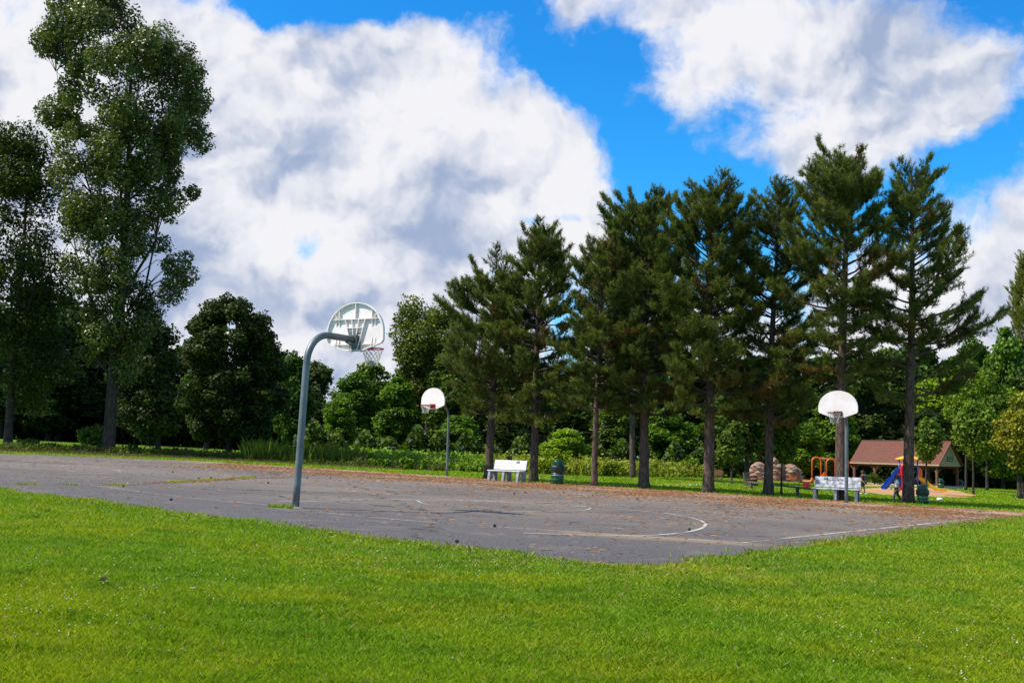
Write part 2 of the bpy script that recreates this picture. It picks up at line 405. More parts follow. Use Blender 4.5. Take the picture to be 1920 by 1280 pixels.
def leaf_mesh(name, P, N, size, rng, tint):
    """kite-shaped folded leaves at P, facing N"""
    n = len(P); N = unit(N); r = rng.normal(size=(n, 3)); a = unit(np.cross(N, r)); b = np.cross(N, a)
    s = (size * rng.uniform(.6, 1.3, n))[:, None]
    v0 = P - a * s * .5; v1 = P + b * s * .42 + N * s * .10; v2 = P + a * s * .6; v3 = P - b * s * .42 + N * s * .10
    V = np.stack([v0, v1, v2, v3], 1).reshape(-1, 3)
    i = np.arange(n) * 4
    Fc = np.concatenate([np.stack([i, i + 1, i + 2], 1), np.stack([i, i + 2, i + 3], 1)])
    return fast_mesh(name, V, Fc, np.concatenate([tint, tint]))
def blade_mesh(name, P, h, wd, rng, tint, lean=.5):
    """grass blades: two-segment bent blade (quad split + tip)"""
    n = len(P); az = rng.uniform(0, 2 * np.pi, n); side = np.stack([np.cos(az), np.sin(az), np.zeros(n)], 1)
    la = rng.uniform(0, 2 * np.pi, n); ld = np.stack([np.cos(la), np.sin(la), np.zeros(n)], 1) * (rng.uniform(.1, 1, n) * lean * h)[:, None]
    up = np.array([[0, 0, 1.0]]); w2 = (wd * .5)[:, None]; hh = h[:, None]
    v0 = P - side * w2; v1 = P + side * w2
    v2 = P + ld * .35 + up * hh * .6 + side * w2 * .8; v3 = P + ld + up * hh * .95
    V = np.stack([v0, v1, v2, v3], 1).reshape(-1, 3); i = np.arange(n) * 4
    Fc = np.concatenate([np.stack([i, i + 1, i + 2], 1), np.stack([i, i + 2, i + 3], 1)])
    return fast_mesh(name, V, Fc, np.concatenate([tint, tint]))

def inpoly(x, y, poly):
    r = np.zeros(len(x), bool); n = len(poly)
    for i in range(n):
        x0, y0 = poly[i][:2]; x1, y1 = poly[(i + 1) % n][:2]
        c = ((y0 > y) != (y1 > y)) & (x < (x1 - x0) * (y - y0) / (y1 - y0 + 1e-12) + x0)
        r ^= c
    return r
def sheet(name, poly, mat, lift, kind='structure'):
    me = bpy.data.meshes.new(name)
    me.from_pydata([(p[0], p[1], zg(p[0]) + lift) for p in poly], [], [tuple(range(len(poly)))]); me.update()
    o = link(name, me, mat); o['kind'] = kind
    if me.polygons[0].normal.z < 0: me.flip_normals()
    return o
def wobble(pts, step, amp, rng):
    out = []
    for i in range(len(pts)):
        a, b = Vector(pts[i][:2]), Vector(pts[(i + 1) % len(pts)][:2]); L = (b - a).length
        n = max(1, int(L / step)); nrm = Vector((-(b - a).y, (b - a).x)).normalized()
        for k in range(n):
            p = a.lerp(b, k / n) + nrm * rng.normal() * amp * (0 if k == 0 else 1); out.append((p.x, p.y))
    return out

# ------------------------------------------------------------------ setting
rs = np.random.default_rng(7)
gx = np.linspace(-900, 900, 61); gy = np.linspace(-300, 1500, 61)
X, Y = np.meshgrid(gx, gy); V = np.stack([X.ravel(), Y.ravel(), -SLOPE * X.ravel()], 1)
i = (np.arange(60)[:, None] * 61 + np.arange(60)[None, :]).ravel()
gme = fast_mesh('ground', V, np.stack([i, i + 1, i + 62, i + 61], 1)); link('ground', gme, M['lawn'])['kind'] = 'structure'
near_px = [(-250, 893), (0, 918), (250, 951), (500, 984), (760, 1016), (1000, 1046), (1172, 1065), (1228, 1065), (1400, 1042), (1600, 1013), (1760, 990), (1920, 969)]
far_px = [(2000, 962), (1920, 960), (1700, 947), (1440, 931), (1200, 916), (1000, 904), (838, 893), (620, 879), (400, 866), (200, 857), (0, 850), (-250, 844)]
court_poly = [G(*p) for p in near_px] + [GD(2300, 37)] + [G(*p) for p in far_px]
CP = wobble([(p.x, p.y) for p in court_poly], .22, .05, rs)
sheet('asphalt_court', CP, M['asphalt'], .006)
# concrete path winding behind the pines
def ribbon(name, pts, wd, mat, lift, closed=False):
    P = [Vector((p[0], p[1])) for p in pts]; Lf = []; Rt = []
    for k in range(len(P)):
        if closed: d = (P[(k + 1) % len(P)] - P[k - 1]).normalized()
        else: d = (P[min(k + 1, len(P) - 1)] - P[max(k - 1, 0)]).normalized()
        n = Vector((-d.y, d.x)) * wd * .5; Lf.append(P[k] + n); Rt.append(P[k] - n)
    b = MB(); n = len(P)
    vs = [(p.x, p.y, zg(p.x) + lift) for p in Lf + Rt]
    fs = [(k, n + k, n + (k + 1) % n, (k + 1) % n) for k in range(n if closed else n - 1)]
    b.add(vs, fs)
    return b, vs, fs
def smooth_path(px, n=6):
    P = [G(*p) for p in px]; out = []
    for k in range(len(P) - 1):
        p0, p1, p2, p3 = P[max(k - 1, 0)], P[k], P[k + 1], P[min(k + 2, len(P) - 1)]
        for j in range(n):
            t = j / n
            out.append(.5 * ((2 * p1) + (p2 - p0) * t + (2 * p0 - 5 * p1 + 4 * p2 - p3) * t * t + (3 * p1 - p0 - 3 * p2 + p3) * t ** 3))
    return out + [P[-1]]
b, _, _ = ribbon('p', smooth_path([(880, 880), (930, 886), (985, 893), (1030, 899), (1100, 905), (1180, 909), (1240, 909.5), (1290, 908), (1350, 905), (1420, 903), (1500, 903), (1590, 905)]), 1.3, None, .004)
b.build('concrete_path', M['path'])['kind'] = 'structure'
chips = [G(*p) for p in [(1470, 903), (1400, 899), (1390, 896), (1440, 894), (1500, 893), (1560, 893), (1600, 896), (1600, 904), (1550, 906)]]
sheet('woodchip_bed', wobble([(p.x, p.y) for p in chips], 1.5, .15, rs), M['chips'], .004)
chips2 = [G(*p) for p in [(1606, 916), (1660, 913.5), (1740, 914), (1790, 919), (1832, 929), (1815, 933), (1740, 931), (1660, 928), (1612, 922)]]
sheet('play_area_woodchips', wobble([(p.x, p.y) for p in chips2], 1.2, .12, rs), M['chips'], .008)
chips3 = [G(*p) for p in [(1606, 909), (1640, 907), (1670, 909), (1672, 911.5), (1640, 912), (1606, 911)]]
sheet('far_woodchips', [(p.x, p.y) for p in chips3], M['chips'], .008)

# painted lines of the near court, in court metres (u along the axis, v to the right)
LB = MB()
def rib(pts, wd=.085, closed=False):
    b, vs, fs = ribbon('', pts, wd * .8, None, .014, closed); LB.add(vs, fs)
def seg(a, bb, n=14): return [a.lerp(bb, k / n) for k in range(n + 1)]
arc3 = [(790, 934.5), (900, 939), (1000, 944), (1100, 950.5), (1202, 958), (1260, 964.5), (1298, 971.5), (1320, 980), (1322, 986), (1310, 993), (1271, 1000.4), (1198, 1005), (1100, 1004), (980, 1000)]
rib(smooth_path(arc3, 8))
key = [(700, 936), (781, 938.3), (870, 939.8), (1000, 943.2), (1069, 946.5), (1100, 950.5), (1107, 953.2), (1098, 956.3), (1061, 957.6), (974, 960), (850, 960.5), (700, 957)]
rib(smooth_path(key, 8), .06)
rib(smooth_path([(781, 938.3), (800, 945.5), (850, 948), (965, 955)]), .05)
rib(smooth_path([(560, 938), (780, 937), (1000, 941.5), (1400, 957)]), .04)
rib(seg(G(1392, 1018.3), G(1830, 972.5), 30))
rib(smooth_path([(170, 910), (300, 927), (400, 938), (520, 949)]), .05)
rib(smooth_path([(560, 957), (760, 976), (1000, 993), (1290, 1012), (1392, 1018.3)]), .05)
left = [(40, 871), (120, 873), (180, 876), (215, 880.5), (226, 883.5), (222, 886), (190, 887.5), (120, 888)]
rib(smooth_path(left, 8), .07)
rib(smooth_path([(60, 870.5), (140, 872.5), (178, 875.2), (182, 877.5), (140, 878.5)], 8), .06)
rib(smooth_path([(300, 873), (345, 875.5), (400, 879), (440, 881.5)], 8), .06)
rib(smooth_path([(520, 940.5), (600, 940), (680, 938.5)], 8), .06)
LB.build('court_markings', M['line'])['kind'] = 'structure'

# ------------------------------------------------------------------ grass and weeds (stuff)
def cam_scatter(n, ynear, yfar, power, rng, xpad=1.12, xr=(-.5, .5)):
    u = rng.uniform(0, 1, n); y = ynear * (yfar / ynear) ** (u ** power)
    x = rng.uniform(xr[0], xr[1], n) * y * (1920 / F) * xpad
    return x, y
rg = np.random.default_rng(11)
x, y = cam_scatter(1050000, 5.3, 40, 1.0, rg)
k = ~inpoly(x, y, CP) & ~((y > 24) & (y > 24 + 0 * x) & inpoly(x, y, [(-60, 60), (60, 60), (60, 30), (20, 38), (0, 48), (-20, 58)]))
x, y = x[k], y[k]
# only the near lawn: drop what lies past the court's far edge
pf = np.array([(G(*p).x, G(*p).y) for p in far_px][::-1]); yl = np.interp(x, pf[:, 0], pf[:, 1]); k = (y < yl - .5) | (x > pf[-1, 0])
x, y = x[k], y[k]; n = len(x)
cl = np.sin(x * 1.9 + np.sin(y * 1.3) * 2) * np.sin(y * 2.3 + np.sin(x * .7) * 2)
cl2 = np.sin(x * 4.1 + np.sin(y * 3.3) * 2.2) * np.sin(y * 5.3 + np.sin(x * 2.7) * 2); h = rg.uniform(.018, .055, n) * (1 + .25 * cl + .45 * np.clip(cl2, 0, 1)); wd = np.clip(.00078 * y, .0035, .02) * rg.uniform(.6, 1.2, n)
tint = rg.uniform(0, 1, n) + .15 * cl - .25 * np.clip(cl2, 0, 1)
cn = G(1190, 1062); cd = np.hypot((x - cn.x) / 3.0, (y - cn.y) / 1.5); dry = .03 + .16 * np.exp(-cd ** 2) * (1 + cl2)
tint[rg.uniform(size=n) < dry] = 2.0
P = np.stack([x, y, -SLOPE * x - .004], 1)
tag(link('lawn_grass', blade_mesh('lawn_grass', P, h, wd, rg, tint, 1.0), M['grass']), 'short bright green lawn grass in front of the court', 'grass', kind='stuff')
# bare soil showing through where the turf meets the asphalt
SB = MB()
P_ = [G(*p) for p in near_px]; e0 = []; e1 = []
for i_ in range(len(P_) - 1):
    a_, b_ = P_[i_], P_[i_ + 1]; m_ = max(1, int((b_ - a_).length / .3)); d_ = (b_ - a_).normalized(); n_ = Vector((-d_.y, d_.x, 0))
    for k_ in range(m_):
        p_ = a_.lerp(b_, k_ / m_); e0.append(p_ + n_ * (.02 + abs(rs.normal()) * .07)); e1.append(p_ - n_ * .16)
SB.add([(p.x, p.y, zg(p.x) + .012) for p in e0] + [(p.x, p.y, zg(p.x) + .012) for p in e1], [(i_, i_ + 1, len(e0) + i_ + 1, len(e0) + i_) for i_ in range(len(e0) - 1)])
SB.build('soil_edge', M['soil'])['kind'] = 'structure'
# taller unmown fringe along the asphalt
def along(px, n, spread, rng):
    P = [G(*p) for p in px]; L = np.array([0] + [(P[i + 1] - P[i]).length for i in range(len(P) - 1)]).cumsum()
    u = rng.uniform(0, L[-1], n); xx = np.interp(u, L, [p.x for p in P]); yy = np.interp(u, L, [p.y for p in P])
    i = np.clip(np.searchsorted(L, u) - 1, 0, len(P) - 2)
    dx = np.array([(P[j + 1] - P[j]).normalized() for j in range(len(P) - 1)])[i]
    o = rng.normal(size=n) * spread
    return xx - dx[:, 1] * o, yy + dx[:, 0] * o, u
x1, y1, u1 = along(near_px, 30000, .16, rg)
tuf = rg.uniform(size=len(u1)) < .55 + .4 * np.sin(u1 * 5.1) * np.sin(u1 * 2.3 + 1)
x1, y1, u1 = x1[tuf], y1[tuf], u1[tuf]; y1 -= .15; n = len(x1)
h = rg.uniform(.025, .075, n) * (1 + .25 * np.sin(u1 * 3.7) + .25 * np.sin(u1 * 1.31 + 2)); t1 = rg.uniform(0, 1, n); t1[rg.uniform(size=n) < .10] = 2.0
tag(link('fringe_grass', blade_mesh('fringe_grass', np.stack([x1, y1, -SLOPE * x1], 1), h, np.full(n, .011), rg, t1, 1.1), M['grass']),
    'longer ragged grass overhanging the near edge of the asphalt', 'grass', kind='stuff')
# broad leaved weeds and pale seed stalks in the fringe
xw, yw, uw = along(near_px, 5200, .38, rg); yw -= .75; kk = ~inpoly(xw, yw, CP) & ((np.sin(uw * 2.9) * np.sin(uw * .83 + 1) + rg.normal(size=len(uw)) * .25) > .35); xw, yw = xw[kk], yw[kk]; n = len(xw)
Nw = rg.normal(size=(n, 3)) * .6 + np.array([-.2, -.3, .8])
tag(link('lawn_weeds', leaf_mesh('lawn_weeds', np.stack([xw, yw, -SLOPE * xw + rg.uniform(.02, .06, n)], 1), Nw, .042, rg, rg.uniform(.2, 1, n)), M['weed']),
    'broad leaved weeds scattered in the grass by the asphalt corner', 'weeds', kind='stuff')
xw, yw, uw = along(near_px[3:], 450, .2, rg); yw -= .12; n = len(xw)
tag(link('seed_stalks', blade_mesh('seed_stalks', np.stack([xw, yw, -SLOPE * xw], 1), rg.uniform(.06, .16, n), np.full(n, .0028), rg, np.full(n, 1.0), .5), M['drygrass']),
    'thin pale seed stalks standing along the asphalt edge', 'grass', kind='stuff')
# mown grass past the court
x, y = cam_scatter(170000, 34, 110, .8, rg)
k = ~inpoly(x, y, CP) & (y > np.interp(x, pf[:, 0], pf[:, 1]) - .2)
for pl in (chips, chips2, chips3): k &= ~inpoly(x, y, [(p.x, p.y) for p in pl])
x, y = x[k], y[k]; n = len(x); tint = rg.uniform(.1, 1, n)
tag(link('far_grass', blade_mesh('far_grass', np.stack([x, y, -SLOPE * x], 1), rg.uniform(.04, .08, n), y * .0011, rg, tint, .9), M['grass']),
    'mown grass between the court, the pines and the playground', 'grass', kind='stuff')
# clover heads
cx_, cy_ = cam_scatter(2400, 6.5, 24, 1.0, rg); k = ~inpoly(cx_, cy_, CP)
dn = np.sin(cx_ * .8 + 2) * np.sin(cy_ * .55) + .35 * (cx_ < -1) - .5 * (cx_ > 1) + rg.normal(size=len(cx_)) * .3; k &= dn > .15
cx_, cy_ = cx_[k], cy_[k]; n = len(cx_); r = rg.uniform(.003, .0065, n) * (1 + cy_ * .02)
oc = np.array([(1, 0, 0), (0, 1, 0), (-1, 0, 0), (0, -1, 0), (0, 0, 1), (0, 0, -1)], float)
V = np.stack([cx_, cy_, -SLOPE * cx_ + rg.uniform(.04, .062, n)], 1)[:, None, :] + oc[None] * r[:, None, None]
ofc = np.array([(0, 1, 4), (1, 2, 4), (2, 3, 4), (3, 0, 4), (1, 0, 5), (2, 1, 5), (3, 2, 5), (0, 3, 5)])
Fc = (ofc[None] + (np.arange(n) * 6)[:, None, None]).reshape(-1, 3)
tag(link('clover_flowers', fast_mesh('clover_flowers', V.reshape(-1, 3), Fc), M['clover']), 'tiny white clover flowers dotted through the lawn', 'flowers', kind='stuff')

def weeds(name, px_poly, n, h0, h1, wd, label, mat='weed', tb=0.0, seed=1, lean=.35, clump=True, brown=.05):
    rng = np.random.default_rng(seed); P = [G(*p) for p in px_poly]
    xs = [p.x for p in P]; ys = [p.y for p in P]
    x = rng.uniform(min(xs), max(xs), n * 3); y = rng.uniform(min(ys), max(ys), n * 3)
    k = inpoly(x, y, [(p.x, p.y) for p in P]); x, y = x[k][:n], y[k][:n]; m = len(x)
    if m < n * .5:
        f = int(math.ceil(n / max(m, 1))); x = np.concatenate([x + rng.normal(size=m) * .2 for _ in range(f)]); y = np.concatenate([y + rng.normal(size=m) * .2 for _ in range(f)]); m = len(x)
    c = np.sin(x * 1.1 + np.sin(y * .9) * 1.5) * np.sin(y * 1.3 + x * .3) + .6 * np.sin(x * 3.1 + y * 2.7)
    h = (h0 + (h1 - h0) * np.clip(.5 + .35 * c + rng.normal(size=m) * .18, 0, 1.3))
    t = np.clip(rng.uniform(0, 1, m) * .7 + .3 * (c > .1) + tb, 0, 1); t[rng.uniform(size=m) < brown] = 2
    base = np.stack([x, y, -SLOPE * x], 1)
    # stems plus a scatter of leaves up them
    stem = blade_mesh(name, base, h, np.full(m, wd), rng, t, lean)
    o = link(name, stem, M[mat]); tag(o, label, 'weeds', kind='stuff')
    if clump:
        r = 5; Pl = np.repeat(base, r, 0) + np.stack([rng.normal(size=m * r) * .10, rng.normal(size=m * r) * .10, np.repeat(h, r) * rng.uniform(.15, 1, m * r)], 1)
        N = rng.normal(size=(m * r, 3)) * .7 + np.array([-.3, -.1, .8])
        lm = leaf_mesh(name + '_leaves', Pl, N, wd * 3.0, rng, np.repeat(t, r))
        # join both into one mesh
        import bmesh
        bm = bmesh.new(); bm.from_mesh(stem); bm.from_mesh(lm); bm.to_mesh(stem); bm.free(); bpy.data.meshes.remove(lm)
    return o
weeds('verge_weeds', [(-100, 843), (0, 845), (200, 852), (400, 860), (620, 873), (838, 884), (838, 881), (620, 868), (400, 855), (200, 847), (0, 841), (-100, 840)], 3800, .08, .50, .045,
      'dark weeds and dry grass along the left far edge of the court', seed=3, brown=.25).color = (.42, .52, .5, 1)  # dark object colour puts the tree shade into the weeds
weeds('verge_dry_grass', [(-100, 846), (0, 847), (200, 854.5), (400, 862.5), (620, 874), (760, 882), (760, 879), (620, 871), (400, 859), (200, 851), (0, 844.5), (-100, 842)], 9000, .06, .20, .03,
      'brown dry grass strip in front of the left trees', mat='drygrass', seed=4, clump=False)
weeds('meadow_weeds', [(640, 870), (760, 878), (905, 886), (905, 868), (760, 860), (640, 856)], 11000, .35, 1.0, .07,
      'yellow green meadow weeds with a sunlit tone in their colour behind the left far hoop', tb=.25, seed=5).color = (.85, 1.15, 1, 1)  # object colour lifts the green in place of sunlight
weeds('tall_meadow_weeds', [(905, 884), (1010, 889), (1120, 893), (1240, 895), (1395, 896), (1395, 884), (1240, 878), (1010, 872), (905, 866)], 14000, .35, 1.15, .08,
      'tall yellow green weeds behind the bench and the pine row', tb=.3, seed=6)
weeds('reeds', [(455, 864), (640, 873), (700, 875), (700, 870), (640, 866), (455, 857)], 2600, .35, 1.35, .03,
      'tall dark reeds and grasses behind the near hoop pole', seed=8, lean=.45, clump=False).color = (.55, .62, .6, 1)
# weeds growing out of the long crack across the left court
cp = [(25, 909), (60, 908.8), (120, 909.6), (215, 909.6), (262, 908.5), (310, 905), (360, 902.5), (400, 900), (440, 897.5), (475, 896)]
x, y, u = along(cp, 9000, .09, rg); L = u.max()
k = (np.sin(u * 1.7) * np.sin(u * .61 + 2) + .5 * np.sin(u * 5.3) + rg.normal(size=len(u)) * .3) > np.where(u > L * .45, .0, .75); x, y, u = x[k], y[k], u[k]; n = len(x)
tt = rg.uniform(.2, 1, n); tt[rg.uniform(size=n) < .35] = 2
tag(link('crack_weeds', blade_mesh('crack_weeds', np.stack([x, y, -SLOPE * x], 1), rg.uniform(.02, .07, n), np.full(n, .018), rg, tt, 1), M['grass']),
    'low weeds growing in a crack across the left court', 'weeds', kind='stuff')
b, _, _ = ribbon('c', smooth_path([(-120, 907)] + cp + [(560, 893), (640, 890)], 8), .035, None, .011); b.build('asphalt_crack', M['cone'])['kind'] = 'structure'
# shed needles lying on the asphalt
def litter(n, rng):
    x = rng.uniform(-25, 22, n * 12); y = rng.uniform(12, 60, n * 12); k = inpoly(x, y, CP); x, y = x[k], y[k]
    q = far0.x * UX[0] + far0.y * UX[1] - (x * UX[0] + y * UX[1])
    pr = np.exp(-((q - 4.0) / 4.5) ** 2) * (x > -14) + .02 + .05 * np.clip((x + 4) / 12, 0, 1)
    c = np.sin(x * .9 + y * .33) * np.sin(y * .8 - x * .4) + .5 * np.sin(x * 2.3) * np.sin(y * 2.9)
    k = rng.uniform(size=len(x)) < pr * np.clip(.5 + .6 * c, .05, 1); x, y = x[k][:n], y[k][:n]; n = len(x)
    xc, yc, _ = along([(285, 906), (330, 904.5), (400, 901), (475, 896.5), (540, 897)], 1600, .14, rng)
    x = np.concatenate([x, xc]); y = np.concatenate([y, yc]); n = len(x)
    az = rng.uniform(0, np.pi, n); L = rng.uniform(.035, .085, n); d = np.stack([np.cos(az), np.sin(az), -SLOPE * np.cos(az)], 1); s = np.stack([-np.sin(az), np.cos(az), np.zeros(n)], 1)
    P = np.stack([x, y, -SLOPE * x + .016], 1); W = (.0012 + .00010 * y) * rng.uniform(.5, 1.3, n)
    V = np.stack([P - d * L[:, None], P + s * W[:, None] + np.array([0, 0, .012]), P + d * L[:, None], P - s * W[:, None]], 1).reshape(-1, 3)
    i = np.arange(n) * 4; Fc = np.concatenate([np.stack([i, i + 1, i + 2], 1), np.stack([i, i + 2, i + 3], 1)]); t = rng.uniform(0, 1, n)
    return fast_mesh('needle_litter', V, Fc, np.concatenate([t, t]))
tag(link('needle_litter', litter(62000, rg), M['litter']), 'orange brown pine needles strewn over the court near the pines', 'litter', kind='stuff')

# ------------------------------------------------------------------ trees
def trunk_mb(H, r0, rng, lean=(0, 0), top=.12, wob=.015, n=10, flare=1.5):
    m = 14; pts = []; rad = []
    ph = rng.uniform(0, 6, 2)
    for k in range(m):
        t = k / (m - 1)
        pts.append((lean[0] * t * H + math.sin(t * 5 + ph[0]) * wob * H * t, lean[1] * t * H + math.sin(t * 4 + ph[1]) * wob * H * t, t * H - .1 * (k == 0)))
        rad.append(r0 * (flare if k == 0 else (1 - t) ** .8 * (1 - top) + top))
    pts.insert(1, (pts[0][0], pts[0][1], .25)); rad.insert(1, r0 * 1.08)
    b = MB(); b.tube(pts, rad, n)
    P = np.array(pts); 
    def at(z): return np.array([np.interp(z, P[:, 2], P[:, 0]), np.interp(z, P[:, 2], P[:, 1]), z])
    def rr(z): return np.interp(z, P[:, 2], rad)
    return b, at, rr

def pine(px, base_py, top_py, crown_py, wl, wr, r0, seed, label, top_px=None, gaps=.0, dens=1.0, group='tall pines in the row behind the court', col=(1, 1, 1, 1), depth=None, bare=0.0, wk=1.36, envl=(.95, 1.2, 1.15, 1.02, .84, .60, .20)):
    rng = np.random.default_rng(seed); g = G(px, base_py) if depth is None else GD(px, depth)
    s = F / (RN.T @ (np.array(g) - np.array([0, 0, HC])))[2] * -1
    py0 = base_py if depth is None else hor(px) + HC * s
    H = (py0 - top_py) / s; zc = (py0 - crown_py) / s; WL, WR = wl * wk / s, wr * wk / s
    # lean so that the tip lands in its column (verticals lean a little in the picture)
    tip = top_px if top_px is not None else px
    vlean = math.tan(R(1.7)) - (px - CX) / F * math.tan(R(5.5))
    lean = ((tip - px) / s / H - vlean, 0)
    root = empty('pine_tree', g, 0, label, 'tree', group)
    tb, at, rr = trunk_mb(H, r0, rng, lean, .06, .008)
    PT, DR, SZ, TN = [], [], [], []
    z = zc; yaw = rng.uniform(0, 6)
    while z < H - .80:
        t = (z - zc) / (H - zc)                    # 0 at crown base, 1 at tip
        env = np.interp(t, [0, .12, .35, .6, .8, .93, 1], envl)
        nb = int(rng.integers(5, 8)); yaw += 1.1
        for j in range(nb):
            if rng.uniform() < gaps * (1 - .5 * t): continue
            a = yaw + j * 2 * math.pi / nb + rng.normal() * .25
            side = WR if math.cos(a) > 0 else WL
            wdt = math.sqrt((side * math.cos(a)) ** 2 + (.5 * (WL + WR) * math.sin(a)) ** 2)
            L = wdt * env * rng.uniform(.60, 1.15) * (1 + .16 * math.sin(a * 2 + z * .9 + seed) + .12 * math.sin(z * 2.3 + seed * 1.7))
            up = np.interp(t, [0, .4, .8, 1], [-.08, .12, .50, 1.2]) + rng.normal() * .10
            zz = z + rng.uniform(-.12, .12); p0 = at(zz); d = np.array([math.cos(a), math.sin(a), up]); d /= np.linalg.norm(d)
            pts = [p0]; m = max(3, int(L / .45)); cur = p0.copy(); dd = d.copy()
            for q in range(m):
                dd = dd + np.array([0, 0, .10 + .05 * t]) + rng.normal(size=3) * .09; dd /= np.linalg.norm(dd); cur = cur + dd * L / m; pts.append(cur.copy())
            br = min(rr(zz) * .45, .012 + .013 * L)
            tb.tube(pts, list(np.linspace(br, .008, len(pts))), 4, False)
            dead = rng.uniform() < bare * (1 - t)
            if dead: continue
            nt = max(4, int(L / .088 * dens)); brown = rng.uniform() < .10 * (1.2 - t)
            for q in range(nt):
                f = rng.uniform(.30 if t < .75 else .1, 1.0) ** .8; x_ = f * m; i0 = min(int(x_), m - 1); p = pts[i0] + (pts[i0 + 1] - pts[i0]) * (x_ - i0)
                bd = unit((pts[i0 + 1] - pts[i0])[None])[0]; sd = np.cross(bd, [0, 0, 1.]); sd /= max(1e-6, np.linalg.norm(sd))
                sg = rng.choice([-1, 1]); tl = (1.15 - f) * L * .50 * rng.uniform(.3, 1.1) + .08
                td = bd * rng.uniform(.5, 1) + sd * sg * rng.uniform(.4, 1.0) + np.array([0, 0, rng.uniform(-.25, .65)]); td /= np.linalg.norm(td)
                e = p + td * tl
                if tl > .18 and rng.uniform() < .6: tb.tube([p, e], [.010, .006], 3, False)
                for w_ in range(1 + int(tl / .17)):
                    pe = p + td * tl * (1 - w_ * .17 / max(tl, .17) * rng.uniform(.8, 1.1))
                    u_ = td * .7 + np.array([0, 0, .55 + .5 * t]) + rng.normal(size=3) * .38
                    PT.append(pe); DR.append(u_); SZ.append(rng.uniform(.75, 1.15)); TN.append(2.0 if (brown and rng.uniform() < .45) or rng.uniform() < .02 else np.clip(rng.normal(.35 + .3 * f * f, .25), 0, 1))
            PT.append(pts[-1]); DR.append(dd); SZ.append(1.2); TN.append(.7)
        z += np.interp(t, [0, 1], [.40, .29]) * rng.uniform(.8, 1.2)
    for q in range(9):
        PT.append(at(H - .28 - .09 * q)); DR.append(np.array([rng.normal() * .3, rng.normal() * .3, 1])); SZ.append(1.1); TN.append(.6)
    # bare stubs and dead twigs under the crown
    for q in range(14):
        zz = zc * rng.uniform(.62, 1.15); a = rng.uniform(0, 6.28); L = rng.uniform(.2, 1.2); p0 = at(zz)
        p1 = p0 + np.array([math.cos(a), math.sin(a), rng.uniform(-.1, .25)]) * L * .5; p2 = p1 + np.array([math.cos(a + rng.normal() * .4), math.sin(a), rng.uniform(-.3, .2)]) * L * .5
        tb.tube([p0, p1, p2], [.018, .011, .005], 4, False)
    tb.build('trunk', M['bark'], root, smooth=True)
    PT, DR, SZ, TN = map(np.array, (PT, DR, SZ, TN)); DR = unit(DR); K = 22; n = len(PT)
    P = np.repeat(PT, K, 0); D = np.repeat(DR, K, 0); sz = np.repeat(SZ, K); tn = np.repeat(TN, K) + rng.normal(size=n * K) * .12
    pr = unit(np.cross(D, rng.normal(size=(n * K, 3)))); phi = rng.uniform(.25, 1.15, n * K)[:, None]
    nd = D * np.cos(phi) + pr * np.sin(phi); base = P - D * (rng.uniform(0, .22, n * K) * sz)[:, None]
    ln = (rng.uniform(.13, .23, n * K) * sz)[:, None]; sd = unit(np.cross(nd, rng.normal(size=(n * K, 3)))) * .0095
    V = np.stack([base - sd, base + sd, base + nd * ln], 1).reshape(-1, 3)
    me = fast_mesh('crown', V, np.arange(n * K * 3).reshape(-1, 3), np.clip(tn, 0, 2.2))
    o = link('crown', me, M['pine'], root); o.color = col
    return root

